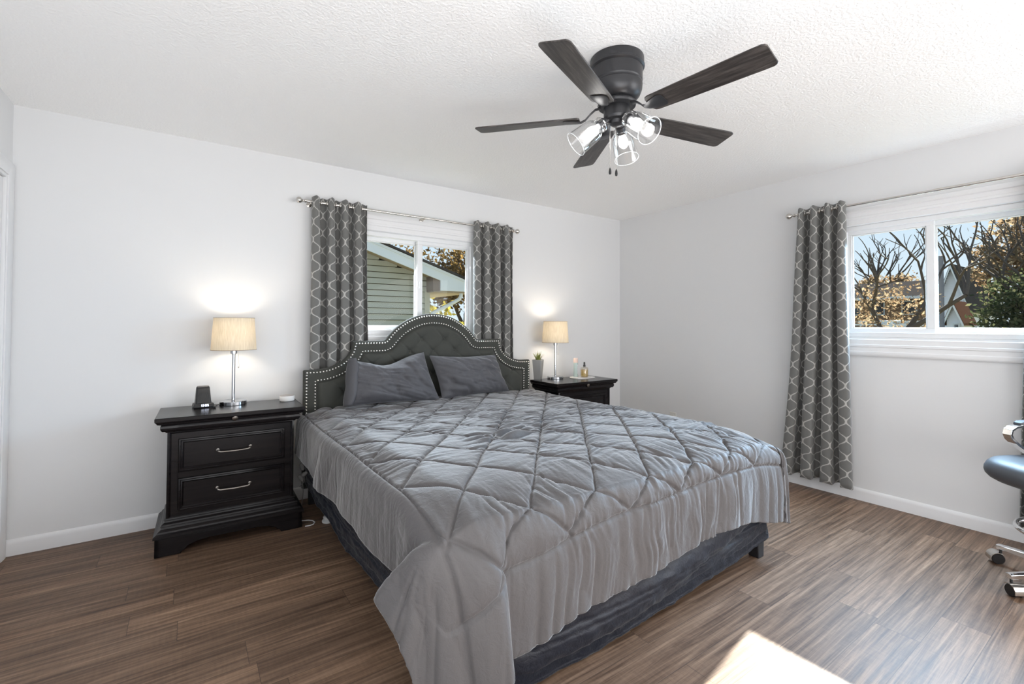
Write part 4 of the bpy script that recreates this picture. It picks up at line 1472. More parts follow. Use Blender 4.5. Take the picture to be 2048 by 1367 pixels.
bs = MB().loft([[(-0.050, -0.052, 0), (0.050, -0.052, 0), (0.050, 0.03, 0), (-0.050, 0.03, 0)], [(-0.053, -0.056, 0.008), (0.053, -0.056, 0.008), (0.053, 0.03, 0.008), (-0.053, 0.03, 0.008)], [(-0.050, -0.046, 0.026), (0.050, -0.046, 0.026), (0.050, 0.03, 0.026), (-0.050, 0.03, 0.026)]]).build('display_base', M_BLACK, cs_, bevel=0.003)


def seven_seg(mb, ch, x, z, s):
    on = {'1': 'bc', '2': 'abged', '0': 'abcdef', '5': 'afgcd', '4': 'fgbc', '7': 'abc'}[ch]
    w, h, t = 0.55 * s, s, 0.16 * s
    P = {'a': (x, z + h - t, x + w, z + h), 'd': (x, z, x + w, z + t), 'g': (x, z + h / 2 - t / 2, x + w, z + h / 2 + t / 2),
         'f': (x, z + h / 2, x + t, z + h), 'e': (x, z, x + t, z + h / 2), 'b': (x + w - t, z + h / 2, x + w, z + h), 'c': (x + w - t, z, x + w, z + h / 2)}
    for k in on:
        a, b, c, d = P[k]
        f = lambda zz: -0.0575 + (zz - 0.008) * 0.556
        mb.add([(a, f(b), b), (c, f(b), b), (c, f(d), d), (a, f(d), d), (a, f(b) + 0.002, b), (c, f(b) + 0.002, b), (c, f(d) + 0.002, d), (a, f(d) + 0.002, d)],
               [(0, 1, 2, 3), (7, 6, 5, 4), (0, 4, 5, 1), (1, 5, 6, 2), (2, 6, 7, 3), (3, 7, 4, 0)])


dg = MB()
for ch, x in (('1', -0.019), ('2', -0.0085), ('0', 0.0055), ('5', 0.016)):
    seven_seg(dg, ch, x, 0.0095, 0.0125)
f_ = lambda zz: -0.0575 + (zz - 0.008) * 0.556
for zz in (0.0125, 0.0175):
    dg.box(0.0008, 0.0028, f_(zz), f_(zz) + 0.002, zz, zz + 0.002)
dg.build('clock_digits', M_DIGIT, bs, smooth=False)
# lamp cord and its plug end lying on the nightstand
cd = MB().tube([(0.134, 3.452, NSH + 0.003), (0.142, 3.43, NSH + 0.003), (0.155, 3.420, NSH + 0.004), (0.168, 3.424, NSH + 0.008)], 0.0024, 8)
cd.lathe([(0.004, 0), (0.0075, 0.002), (0.0075, 0.011), (0.004, 0.014)], (0.137, 3.352, NSH + 0.0078), (1, 0.3, 0), 12)
cd.tube([(0.137, 3.352, NSH + 0.006), (0.122, 3.368, NSH + 0.003), (0.118, 3.40, NSH + 0.003), (0.134, 3.452, NSH + 0.003)], 0.0018, 8)
tag(cd.build('charging_cord', M_BLACK, origin=(0.137, 3.352, NSH)), 'thin black cord between the clock speaker and the left lamp', 'cord')
# puck speaker
M_WPL = mat('white_fabric_plastic', (0.70, 0.69, 0.68), 0.6)
ps = empty('puck_speaker', (0.552, 3.408, NSH), 0, 'small round white puck speaker on the left nightstand, near the headboard', 'speaker')
MB().lathe([(0.040, 0.0), (0.044, 0.003), (0.0455, 0.010), (0.0455, 0.030), (0.043, 0.034)], seg=40).build('body', M_WPL, ps)
MB().lathe([(0.0425, 0.0335), (0.042, 0.036), (0.001, 0.0365)], seg=40).build('top_plate', mat('warm_grey_plastic', (0.36, 0.33, 0.31), 0.45), ps)
# potted plant
M_POT = mat('brushed_silver_planter', (0.50, 0.49, 0.47), 0.42, 0.85, bump=((90, 90, 14), 0.15, 0.002))
M_LEAF = mat('grass_plant_leaf', (0.24, 0.27, 0.06), 0.55)
pl_ = empty('potted_plant', (2.712, 3.462, NSH), 0.62, 'small spiky green plant in a tapered silver planter beside the headboard', 'plant')
mb = MB()
mb.loft([[(-a, -a, z), (a, -a, z), (a, a, z), (-a, a, z)] for a, z in ((0.031, 0), (0.045, 0.186), (0.042, 0.187), (0.0405, 0.165))], True, True)
mb.build('planter', M_POT, pl_, bevel=0.002)
MB().lathe([(0.039, 0.160), (0.034, 0.172), (0.001, 0.176)], seg=16).build('soil', mat('dark_soil', (0.03, 0.022, 0.015), 0.95), pl_)
lv = MB()
rn = random.Random(5)
for k in range(46):
    a = rn.uniform(0, 2 * PI); lean = rn.uniform(0.05, 0.75); L = rn.uniform(0.065, 0.105) * (1 - 0.25 * lean)
    bx_, by_ = 0.020 * rn.random() * math.cos(a), 0.020 * rn.random() * math.sin(a)
    dx, dy = math.cos(a), math.sin(a)
    rings = []
    for s in np.linspace(0, 1, 6):
        r_ = lean * L * s * (0.5 + 0.5 * s)
        z = 0.172 + L * s * (1 - 0.28 * lean * s)
        w_ = 0.0042 * (1 - s) ** 0.6 + 0.0003
        cx, cy = bx_ + dx * r_, by_ + dy * r_
        rings.append([(cx - dy * w_, cy + dx * w_, z), (cx - dx * 0.0012, cy - dy * 0.0012, z - 0.0005), (cx + dy * w_, cy - dx * w_, z), (cx + dx * 0.0012, cy + dy * 0.0012, z + 0.0015)])
    lv.loft(rings)
lv.build('leaves', M_LEAF, pl_, smooth=None)
# tray with two bottles
M_TRAY = mat('white_marble_tray', (0.72, 0.71, 0.70), 0.3)
TX, TY = 3.165, 3.340
poly = []
for t in np.linspace(0, 2 * PI, 48, endpoint=False):
    c, s = math.cos(t), math.sin(t)
    poly.append((TX + 0.125 * abs(c) ** 0.6 * (1 if c > 0 else -1), TY + 0.088 * abs(s) ** 0.6 * (1 if s > 0 else -1)))
tag(MB().prism(poly, 'z', NSH, NSH + 0.008).build('tray', M_TRAY, bevel=0.002, origin=(TX, TY, NSH)), 'white oval tray under the two bottles on the right nightstand', 'tray')
M_SPRAYG = make_glass('pale_bottle_glass', (0.80, 0.88, 0.86), 0.08, 0.4)
zt_ = NSH + 0.008
sb = empty('spray_bottle', (3.132, 3.400, zt_), 0, 'tall slim body spray bottle with a pink cap, on the tray', 'bottle')
MB().lathe([(0.0205, 0), (0.022, 0.003), (0.022, 0.130), (0.019, 0.136)], seg=28).build('bottle', mat('pale_teal_bottle', (0.42, 0.52, 0.51), 0.25), sb)
MB().lathe([(0.0225, 0.136), (0.0225, 0.176), (0.020, 0.180), (0.001, 0.181)], seg=28).build('cap', mat('blush_cap', (0.72, 0.56, 0.50), 0.4), sb)
lb = MB()
rings = [[(0.0224 * math.cos(t), 0.0224 * math.sin(t), z) for t in np.linspace(-PI * 0.48, PI * 0.02, 12)] for z in (0.03, 0.118)]
lb.loft(rings, False, False, closed=False)
lb.build('bottle_label', mat('white_label', (0.75, 0.76, 0.76), 0.5), sb)
pf = empty('perfume_bottle', (3.170, 3.318, zt_), 0, 'squat amber perfume bottle with a black spray top, on the tray', 'bottle')
M_PGL = make_glass('perfume_glass', (0.93, 0.90, 0.84), 0.10, 0.5)
MB().lathe([(0.032, 0), (0.036, 0.004), (0.0375, 0.012), (0.0375, 0.082), (0.034, 0.092), (0.018, 0.098), (0.011, 0.100), (0.011, 0.108)], seg=32).build('glass_body', M_PGL, pf)
MB().lathe([(0.030, 0.004), (0.0345, 0.010), (0.0348, 0.072), (0.0345, 0.073), (0.001, 0.073)], seg=32).build('perfume', mat('amber_liquid', (0.48, 0.36, 0.14), 0.25), pf)
cp2 = MB().lathe([(0.012, 0.102), (0.012, 0.118), (0.0085, 0.119), (0.0085, 0.142), (0.006, 0.146), (0.001, 0.147)], seg=18)
cp2.build('spray_top', M_BLACK, pf)
MB().tube([(0, 0, 0.02), (0, 0, 0.1)], 0.0015, 6).build('dip_tube', M_WPL, pf)

# ------------------------------------------------------------------ outlets and cables by the bed
M_PLATE = mat('ivory_outlet_plate', (0.72, 0.70, 0.66), 0.4)


def outlet(loc, axis, label):
    r = empty('wall_outlet', loc, 0, label, 'outlet')
    if axis == 'y':
        MB().box(-0.036, 0.036, -0.007, 0, -0.058, 0.058).build('plate', M_PLATE, r, bevel=0.003)
        for s in (-1, 1):
            MB().lathe([(0.0165, 0), (0.0165, 0.002), (0.001, 0.002)], (0, -0.007, s * 0.02), (0, -1, 0), 20).build('socket', M_PLATE, r)
    else:
        MB().box(-0.007, 0, -0.036, 0.036, -0.058, 0.058).build('plate', M_PLATE, r, bevel=0.003)
        for s in (-1, 1):
            MB().lathe([(0.0165, 0), (0.0165, 0.002), (0.001, 0.002)], (-0.007, 0, s * 0.02), (-1, 0, 0), 20).build('socket', M_PLATE, r)
    return r


outlet((XR, 2.920, 0.330), 'x', 'outlet plate on the right wall with only its top edge showing above the bed')
outlet((0.640, YB, 0.40), 'y', 'outlet plate on the wall in the gap between left nightstand and headboard')
M_GCAB = mat('grey_cable', (0.28, 0.27, 0.26), 0.5)
pc_ = empty('plug_cluster', (0.642, 3.35, 0.0), 0, 'tangle of grey plugs and cords hanging between the left nightstand and bed', 'plugs')
for k, (x, y, z, dx, dz) in enumerate(((0.0, 0.02, 0.30, 0.01, -0.03), (0.012, 0.0, 0.255, 0.02, 0.02), (-0.012, -0.01, 0.235, 0.02, -0.035), (0.004, 0.03, 0.225, -0.02, 0.03))):
    MB().lathe([(0.006, -0.024), (0.012, -0.020), (0.014, 0.004), (0.010, 0.018), (0.004, 0.026)], (x, y, z), (dx, -0.015, dz), 12).build('plug', M_GCAB, pc_)
cb = MB()
cb.tube([(0.0, 0.24, 0.40), (0.0, 0.18, 0.36), (0.002, 0.05, 0.33), (0.0, 0.02, 0.30)], 0.003, 8)
cb.tube([(0.012, 0.0, 0.255), (0.02, 0.03, 0.20), (-0.01, 0.02, 0.17), (0.006, 0.0, 0.20), (-0.012, -0.01, 0.235)], 0.003, 8)
cb.tube([(0.004, 0.03, 0.225), (0.018, 0.06, 0.12), (0.015, 0.09, 0.02), (0.02, 0.11, 0.003)], 0.003, 8)
cb.build('cord', M_GCAB, pc_)
wc = MB()
pts = [(0.600, 3.22, 0.004), (0.625, 3.205, 0.004), (0.650, 3.195, 0.004), (0.672, 3.172, 0.004), (0.678, 3.140, 0.004), (0.662, 3.112, 0.004), (0.640, 3.105, 0.004), (0.615, 3.110, 0.004)]
wc.tube(pts, 0.0032, 8)
tag(wc.build('white_cable', mat('white_cable_sheath', (0.75, 0.75, 0.76), 0.45), origin=(0.64, 3.16, 0)), 'loop of white cable on the floor beside the left nightstand foot', 'cable')

# ------------------------------------------------------------------ ceiling fan
FX, FY = 1.566, 1.433
M_FANB = mat('matte_black_fan_metal', (0.030, 0.030, 0.033), 0.38, 0.3, spec=0.6)
M_BLADE = make_wood('dark_fan_blade_wood', [(0.30, (0.012, 0.010, 0.010)), (0.52, (0.040, 0.034, 0.031)), (0.72, (0.105, 0.092, 0.085))], (6, 75, 40), 0.42, 0.5, 0.2)
M_SHGL = make_glass('clear_shade_glass', (0.97, 0.975, 0.98), 0.06, 0.75)
fan = empty('ceiling_fan', (FX, FY, HC), 0, 'black five blade ceiling fan with three clear glass lights', 'ceiling fan')
MB().lathe([(0.117, 0.0), (0.1185, -0.004), (0.1185, -0.034), (0.121, -0.036), (0.121, -0.043), (0.117, -0.047), (0.1125, -0.050), (0.112, -0.105), (0.1095, -0.110), (0.1095, -0.116), (0.112, -0.120), (0.110, -0.142), (0.101, -0.165), (0.085, -0.182), (0.070, -0.190), (0.062, -0.192), (0.001, -0.192)][::-1], seg=64).build('motor_housing', M_FANB, fan, ang=0.45)
MB().lathe([(0.058, -0.190), (0.082, -0.196), (0.085, -0.204), (0.082, -0.212), (0.060, -0.216), (0.001, -0.216)][::-1], seg=48).build('flywheel', M_FANB, fan, ang=0.5)
MB().lathe([(0.055, -0.214), (0.058, -0.222), (0.058, -0.262), (0.052, -0.272), (0.034, -0.276), (0.030, -0.290), (0.018, -0.298), (0.001, -0.300)][::-1], seg=40).build('switch_housing', M_FANB, fan, ang=0.5)
ZB = 2.183 - HC
PITCH = math.radians(-12)


def blade_pt(a, r, s, h):
    """point on a blade: radius r, s across the blade, h above its plane"""
    c, sn = math.cos(a), math.sin(a)
    cs2, sp2 = math.cos(PITCH), math.sin(PITCH)
    sx, z = s * cs2 - h * sp2, s * sp2 + h * cs2
    return (c * r - sn * sx, sn * r + c * sx, ZB + z)


for k in range(5):
    a = 3.5591 + k * 2 * PI / 5
    # blade outline: narrow root, wider tip with rounded corners
    outl = []
    for r, hw in ((0.165, 0.034), (0.172, 0.046), (0.185, 0.0505), (0.30, 0.0545), (0.45, 0.0585), (0.60, 0.0620), (0.634, 0.0615), (0.645, 0.056), (0.650, 0.047)):
        outl.append((r, hw))
    pl2 = [(r, -hw) for r, hw in outl] + [(r, hw) for r, hw in outl[::-1]]
    # the blade mesh is laid out along its own length so the grain follows it
    bo = bpy.data.objects.new('blade', bpy.data.meshes.new('blade'))
    bpy.data.objects.remove(bo)
    mbk = MB().prism(pl2, 'z', -0.003, 0.003)
    b = mbk.build('blade', M_BLADE, fan, bevel=0.0015)
    b.matrix_local = Matrix.Translation((0, 0, ZB)) @ Matrix.Rotation(a, 4, 'Z') @ Matrix.Rotation(PITCH, 4, 'X')
    # blade iron: arm from the flywheel curving down to a shield under the blade
    ir = MB()
    rings = []
    for r, w_, z, th in ((0.072, 0.017, 0.044, 0.006), (0.095, 0.014, 0.040, 0.006), (0.118, 0.012, 0.022, 0.006), (0.140, 0.014, 0.000, 0.006), (0.160, 0.020, -0.009, 0.005), (0.185, 0.030, -0.0085, 0.004), (0.215, 0.038, -0.0065, 0.0035), (0.232, 0.036, -0.0060, 0.003), (0.240, 0.026, -0.0055, 0.002)):
        rings.append([(r, -w_, z), (r, -w_ * 0.5, z - th * 0.9), (r, w_ * 0.5, z - th * 0.9), (r, w_, z), (r, w_ * 0.5, z + th * 0.5), (r, -w_ * 0.5, z + th * 0.5)])
    ir.loft(rings)
    i_ = ir.build('blade_iron', M_FANB, b, ang=0.9)
    sc_ = MB()
    for q, s in ((0.20, -0.016), (0.20, 0.016), (0.222, 0.0)):
        sc_.lathe([(0.005, 0), (0.004, 0.002), (0.001, 0.003)], (q, s, -0.0105), (0, 0, -1), 8)

M_FBULB = make_bulb('lit_fan_bulb', (1.0, 0.98, 0.95), 3.2)
FAN_POWER = 0.16
for k, az in enumerate((148, 268, 28)):
    a = math.radians(az)
    dr = Vector((math.cos(a) * 0.78, math.sin(a) * 0.78, -0.63)).normalized()
    p0 = Vector((math.cos(a) * 0.034, math.sin(a) * 0.034, -0.262))
    arm = MB().lathe([(0.016, 0.0), (0.016, 0.026), (0.021, 0.030), (0.0215, 0.058), (0.019, 0.062), (0.001, 0.062)], p0, dr, 20).build('lamp_holder', M_FANB, fan)
    p1 = p0 + dr * 0.040
    shp = MB().lathe([(0.0225, 0.004), (0.031, 0.000), (0.035, 0.006), (0.032, 0.014), (0.031, 0.026), (0.038, 0.034), (0.045, 0.044), (0.049, 0.062), (0.052, 0.105), (0.0555, 0.147), (0.0575, 0.153), (0.0560, 0.156)], p1, dr, 40, False, False)
    s_ = shp.build('glass_shade', M_SHGL, fan, ang=1.2)
    s_['label'] = 'clear bell shaped glass shade'
    rim = MB()
    e1 = dr.orthogonal().normalized(); e2 = dr.cross(e1)
    for rr, dz in ((0.0566, 0.1545),):
        rim.tube([tuple(p1 + dr * dz + (e1 * math.cos(t) + e2 * math.sin(t)) * rr) for t in np.linspace(0, 2 * PI, 49)], 0.0017, 8, cap=False)
    rim.build('rim', mat('bright_glass_rim', (0.92, 0.93, 0.94), 0.12, spec=0.9), s_)
    bl = MB().lathe([(0.011, 0.020), (0.013, 0.034), (0.020, 0.050), (0.0235, 0.066), (0.021, 0.082), (0.012, 0.094), (0.001, 0.097)], p1, dr, 20).build('bulb', M_FBULB, fan)
    d = bpy.data.lights.new('fan_light', 'POINT')
    d.energy = FAN_POWER
    d.color = (1.0, 0.97, 0.93)
    d.shadow_soft_size = 0.02
    l = bpy.data.objects.new('fan_light', d)
    COL.objects.link(l)
    l.parent = fan
    l.location = p1 + dr * 0.066
for (x, y, L) in ((-0.020, 0.022, 0.188), (0.001, 0.004, 0.196)):
    pc2 = MB().tube([(x, y, -0.298), (x, y, -0.298 - L)], 0.0010, 6)
    pch = pc2.build('pull_chain', M_NICKEL, fan)
    MB().lathe([(0.0012, 0.004), (0.0045, -0.004), (0.0060, -0.016), (0.0050, -0.025), (0.001, -0.028)], (x, y, -0.298 - L), (0, 0, 1), 14).build('chain_fob', M_BLACK, pch)

# ------------------------------------------------------------------ desk chair at the right edge
CX, CY = 3.434, 0.262
M_LEATH = mat('dark_grey_leather', (0.060, 0.064, 0.072), 0.48, spec=0.5, bump=((160, 160, 160), 0.10, 0.002))
ch = empty('desk_chair', (CX, CY, 0), 0, 'grey padded drafting chair with chrome arms, cut off by the frame', 'chair')
ch.rotation_euler = (0, 0, 0.963)
MB().lathe([(0.030, 0.085), (0.052, 0.090), (0.055, 0.125), (0.045, 0.140), (0.032, 0.150), (0.032, 0.30), (0.026, 0.302), (0.026, 0.470), (0.020, 0.472)], seg=28).build('gas_column', M_CHROME, ch)
for k in range(5):
    a = math.radians(12.8 + 72 * k)
    c, s = math.cos(a), math.sin(a)
    rings = []
    for r, w_, z, h in ((0.045, 0.026, 0.116, 0.040), (0.15, 0.022, 0.112, 0.034), (0.30, 0.016, 0.098, 0.022), (0.338, 0.015, 0.093, 0.018)):
        rings.append([(c * r - s * q, s * r + c * q, z + e) for q, e in ((-w_, 0), (-w_, -h), (w_, -h), (w_, 0), (w_ * 0.5, 0.004), (-w_ * 0.5, 0.004))])
    lg = MB().loft(rings).build('base_leg', M_CHROME, ch, bevel=0.002)
    px_, py_ = c * 0.325, s * 0.325
    ca = a + 0.9 + 0.7 * k
    cc, ss = math.cos(ca), math.sin(ca)
    w = MB()
    w.tube([(px_, py_, 0.088), (px_, py_, 0.052)], 0.006, 10)
    for sd in (-1, 1):
        o_ = Vector((px_ + cc * 0.018, py_ + ss * 0.018, 0.0285))
        w.lathe([(0.002, -0.010), (0.024, -0.010), (0.028, -0.006), (0.028, 0.006), (0.024, 0.010), (0.002, 0.010)], o_ + Vector((-ss, cc, 0)) * sd * 0.016, (-ss * sd, cc * sd, 0), 24)
    cw = w.build('caster', M_BLACK, ch)
    hood = MB()
    rings = []
    for t in np.linspace(-0.3, PI * 0.75, 9):
        q = Vector((px_ + cc * (0.018 + 0.033 * math.cos(t)), py_ + ss * (0.018 + 0.033 * math.cos(t)), 0.0285 + 0.033 * math.sin(t)))
        n_ = Vector((-ss, cc, 0))
        rad = Vector((cc * math.cos(t), ss * math.cos(t), math.sin(t)))
        rings.append([tuple(q - n_ * 0.030), tuple(q + n_ * 0.030), tuple(q + n_ * 0.030 - rad * 0.003), tuple(q - n_ * 0.030 - rad * 0.003)])
    hood.loft(rings)
    hood.build('caster_hood', M_NICKEL, cw)
fr = MB()
fr.tube([(0.225 * math.cos(t), 0.225 * math.sin(t), 0.272) for t in np.linspace(0, 2 * PI, 49)], 0.0115, 12, cap=False)
for k in range(3):
    a = k * 2 * PI / 3 + 0.3
    fr.tube([(0.03 * math.cos(a), 0.03 * math.sin(a), 0.262), (0.223 * math.cos(a), 0.223 * math.sin(a), 0.268)], 0.008, 8)
fr.lathe([(0.036, 0.245), (0.036, 0.285)], seg=20)
fr.build('foot_ring', M_CHROME, ch)
# padded seat: a thick cushion with a rounded rim, a little hollow on top
sb_ = MB()
rings = []
for k_, z_, dz_ in ((0.02, 0.590, 0), (0.35, 0.592, 0), (0.62, 0.598, 0), (0.80, 0.600, -0.002), (0.91, 0.594, -0.004), (0.965, 0.580, -0.006), (0.995, 0.560, -0.006), (1.0, 0.542, -0.004), (0.985, 0.522, 0.0), (0.94, 0.502, 0.004), (0.86, 0.486, 0.006), (0.70, 0.474, 0.004), (0.40, 0.466, 0), (0.02, 0.465, 0)):
    ring = []
    for q in np.linspace(0, 2 * PI, 56, endpoint=False):
        c, s_n = math.cos(q), math.sin(q)
        x_ = 0.255 * abs(c) ** 0.62 * (1 if c > 0 else -1) * k_
        y_ = 0.285 * abs(s_n) ** 0.62 * (1 if s_n > 0 else -1) * k_
        ring.append((x_, 0.04 + y_, z_ + dz_ * max(0.0, s_n)))
    rings.append(ring)
sb_.loft(rings)
sb_.build('seat', M_LEATH, ch, ang=2.5)
MB().box(-0.11, 0.11, -0.15, 0.12, 0.445, 0.468).build('seat_plate', M_BLACKM, ch, bevel=0.004)
# chrome loop arms with a padded top
for sx in (-1, 1):
    X_ = sx * 0.266
    pth = [(-0.14, 0.500), (-0.11, 0.525), (-0.03, 0.590), (0.040, 0.640), (0.070, 0.668), (0.080, 0.692), (0.074, 0.715), (0.050, 0.731), (0.010, 0.739), (-0.08, 0.746), (-0.20, 0.746), (-0.27, 0.738), (-0.31, 0.72)]
    rings = []
    P = np.array(pth)
    tg = np.gradient(P, axis=0); tg /= np.linalg.norm(tg, axis=1)[:, None]
    for (y, z), (ty, tz) in zip(P, tg):
        ny_, nz_ = -tz, ty
        rings.append([(X_ - 0.022, y - ny_ * 0.006, z - nz_ * 0.006), (X_ + 0.022, y - ny_ * 0.006, z - nz_ * 0.006), (X_ + 0.022, y + ny_ * 0.006, z + nz_ * 0.006), (X_ - 0.022, y + ny_ * 0.006, z + nz_ * 0.006)])
    ar = MB().loft(rings).build('arm', M_CHROME, ch, bevel=0.002, ang=0.5)
    pad = MB()
    rings = []
    for y, z, w_ in ((0.030, 0.7425, 0.020), (0.010, 0.750, 0.026), (-0.08, 0.757, 0.028), (-0.20, 0.757, 0.028), (-0.26, 0.750, 0.024)):
        rings.append([(X_ - w_, y, z - 0.003), (X_ + w_, y, z - 0.003), (X_ + w_ * 0.9, y, z + 0.010), (X_ - w_ * 0.9, y, z + 0.010)])
    pad.loft(rings)
    pad.build('arm_pad', M_LEATH, ar, bevel=0.003)
    MB().box(min(X_, sx * 0.10), max(X_, sx * 0.10), -0.165, -0.115, 0.478, 0.494).build('arm_bracket', M_CHROME, ch, bevel=0.003)
# backrest (outside the frame, seen only from a step to the side)
vs, fs = [], []
nb = 20
for side_ in (1, -1):
    for j in range(nb + 1):
        for i in range(nb + 1):
            a_, b_ = 2 * i / nb - 1, 2 * j / nb - 1
            x_ = a_ * math.sqrt(1 - b_ * b_ / 2 * 0.6); z_ = b_ * math.sqrt(1 - a_ * a_ / 2 * 0.6)
            e = max(0.0, (1 - abs(a_) ** 4) * (1 - abs(b_) ** 4)) ** 0.5
            vs.append((x_ * 0.235, -0.245 - 0.05 * (z_ + 1) / 2 + (0.035 * e if side_ > 0 else -0.025 * e) + 0.03 * a_ * a_, 0.86 + z_ * 0.26))
NB = (nb + 1) ** 2
for j in range(nb):
    for i in range(nb):
        k = j * (nb + 1) + i
        fs.append((k, k + nb + 1, k + nb + 2, k + 1)); fs.append((NB + k, NB + k + 1, NB + k + nb + 2, NB + k + nb + 1))
for i in range(nb):
    for (p, q) in (((i), (i + 1)), ((nb * (nb + 1) + i + 1), (nb * (nb + 1) + i)), (((i + 1) * (nb + 1)), (i * (nb + 1))), ((i * (nb + 1) + nb), ((i + 1) * (nb + 1) + nb))):
        fs.append((p, q, NB + q, NB + p))
mesh_obj('backrest', vs, fs, M_LEATH, ch, True)
MB().tube([(0, -0.09, 0.462), (0, -0.22, 0.47), (0, -0.285, 0.52), (0, -0.30, 0.62), (0, -0.312, 0.75)], 0.013, 12).build('back_post', M_CHROME, ch)

# ------------------------------------------------------------------ outside: lawn, trees and the neighbouring houses
M_GRASS = mat('autumn_lawn', (0.16, 0.15, 0.07), 0.95, spec=0.0, bump=((3, 3, 3), 0.3, 0.05))
gm = MB().box(-30, 120, 3.95, 90, -0.75, -0.55)
gm.box(4.35, 120, -60, 3.95, -0.75, -0.55)
struct(gm.build('ground_lawn', M_GRASS, smooth=False))
M_BARK = mat('dark_bark', (0.060, 0.048, 0.040), 0.9, bump=((20, 20, 5), 0.5, 0.02))


def leaf_mat(name, cols):
    if name in MATS:
        return MATS[name]
    mt = bpy.data.materials.new(name)
    mt.use_nodes = True
    nt = mt.node_tree
    b = nt.nodes['Principled BSDF']
    gi = N(nt, 'ShaderNodeNewGeometry')
    c = ramp(nt, gi.outputs['Random Per Island'], [(i / (len(cols) - 1), q) for i, q in enumerate(cols)])
    df = N(nt, 'ShaderNodeBsdfDiffuse'); tl = N(nt, 'ShaderNodeBsdfTranslucent'); mx = N(nt, 'ShaderNodeMixShader')
    nt.links.new(c, df.inputs[0]); nt.links.new(c, tl.inputs[0])
    mx.inputs[0].default_value = 0.45
    nt.links.new(df.outputs[0], mx.inputs[1]); nt.links.new(tl.outputs[0], mx.inputs[2])
    nt.links.new(mx.outputs[0], nt.nodes['Material Output'].inputs[0])
    MATS[name] = mt
    return mt


M_LORANGE = leaf_mat('copper_leaves', [(0.11, 0.075, 0.045), (0.22, 0.15, 0.09), (0.34, 0.26, 0.17), (0.26, 0.22, 0.15)])
M_LBROWN = leaf_mat('brown_leaves', [(0.09, 0.060, 0.03), (0.17, 0.11, 0.045), (0.28, 0.19, 0.07)])
M_LYEL = leaf_mat('yellow_leaves', [(0.30, 0.26, 0.05), (0.46, 0.38, 0.08), (0.20, 0.20, 0.05)])
M_LGREEN = leaf_mat('evergreen_needles', [(0.030, 0.045, 0.022), (0.065, 0.080, 0.040), (0.13, 0.13, 0.07)])


def tree(name, loc, trunk_h, trunk_r, crown, leafmat, n_leaf, leaf_s, label, seed, spread=1.0, levels=4, lean=(0, 0)):
    """crown = list of (dx, dy, z, rx, ry, rz); the trunk forks into bare limbs, leaves fill the crown"""
    rg = random.Random(seed)
    r = empty(name, loc, 0, label, 'tree', None)
    mb = MB()
    tips = []

    def grow(p, d, L, rad, lev):
        pts = [Vector(p)]
        q = Vector(p); dd = Vector(d)
        for s in range(4):
            dd = (dd + Vector((rg.uniform(-1, 1), rg.uniform(-1, 1), rg.uniform(-0.5, 0.7))) * 0.16).normalized()
            q = q + dd * L / 4
            pts.append(q.copy())
        mb.tube(pts, [rad * (1 - 0.11 * i) for i in range(5)], 6 if lev > 1 else 9, cap=lev >= levels)
        tips.append(pts[-1]); tips.append(pts[2])
        if lev < levels:
            for k in range(3 if lev < 3 else 2):
                nd = (dd + Vector((rg.uniform(-1, 1), rg.uniform(-1, 1), rg.uniform(-0.35, 0.75))) * 0.85 * spread).normalized()
                grow(pts[-1] if k else pts[3], nd, L * rg.uniform(0.58, 0.82), rad * 0.58, lev + 1)
    grow((0, 0, 0), Vector((lean[0], lean[1], 1)).normalized(), trunk_h, trunk_r, 0)
    mb.build('trunk', M_BARK, r, ang=1.5)
    if n_leaf:
        vs, fs = [], []
        rng = np.random.RandomState(seed)
        wts = np.array([c[3] * c[4] * c[5] for c in crown]); wts /= wts.sum()
        k = rng.choice(len(crown), n_leaf, p=wts)
        C = np.array(crown)[k]
        # leaves gather in clumps
        g = rng.normal(size=(n_leaf, 3)); g /= np.linalg.norm(g, axis=1)[:, None]
        nc = max(12, n_leaf // 45)
        gc = rng.normal(size=(nc, 3)); gc /= np.linalg.norm(gc, axis=1)[:, None]
        rad = rng.rand(nc) ** 0.45
        cid = rng.randint(0, nc, n_leaf)
        pos = gc[cid] * rad[cid][:, None] + rng.normal(size=(n_leaf, 3)) * 0.12
        pos = pos * C[:, 3:6] + C[:, 0:3]
        e1 = rng.normal(size=(n_leaf, 3)); e1 /= np.linalg.norm(e1, axis=1)[:, None]
        e2 = np.cross(e1, rng.normal(size=(n_leaf, 3))); e2 /= np.linalg.norm(e2, axis=1)[:, None]
        s = leaf_s * (0.6 + 0.8 * rng.rand(n_leaf))[:, None]
        quad = np.stack([pos - e1 * s, pos + e2 * s * 0.55, pos + e1 * s, pos - e2 * s * 0.55], 1)
        vs = quad.reshape(-1, 3)
        fs = np.arange(n_leaf * 4).reshape(-1, 4)
        mesh_obj('foliage', vs, fs, leafmat, r, False)
    return r


GZ = -0.55
M_SIDE = mat('pale_vinyl_siding', (0.42, 0.43, 0.38), 0.6, spec=0.0)
M_FASC = mat('white_fascia', (0.66, 0.70, 0.74), 0.5, spec=0.0)
M_ROOF = mat('dark_shingles', (0.055, 0.05, 0.048), 0.9, spec=0.0, bump=((14, 14, 14), 0.4, 0.02))


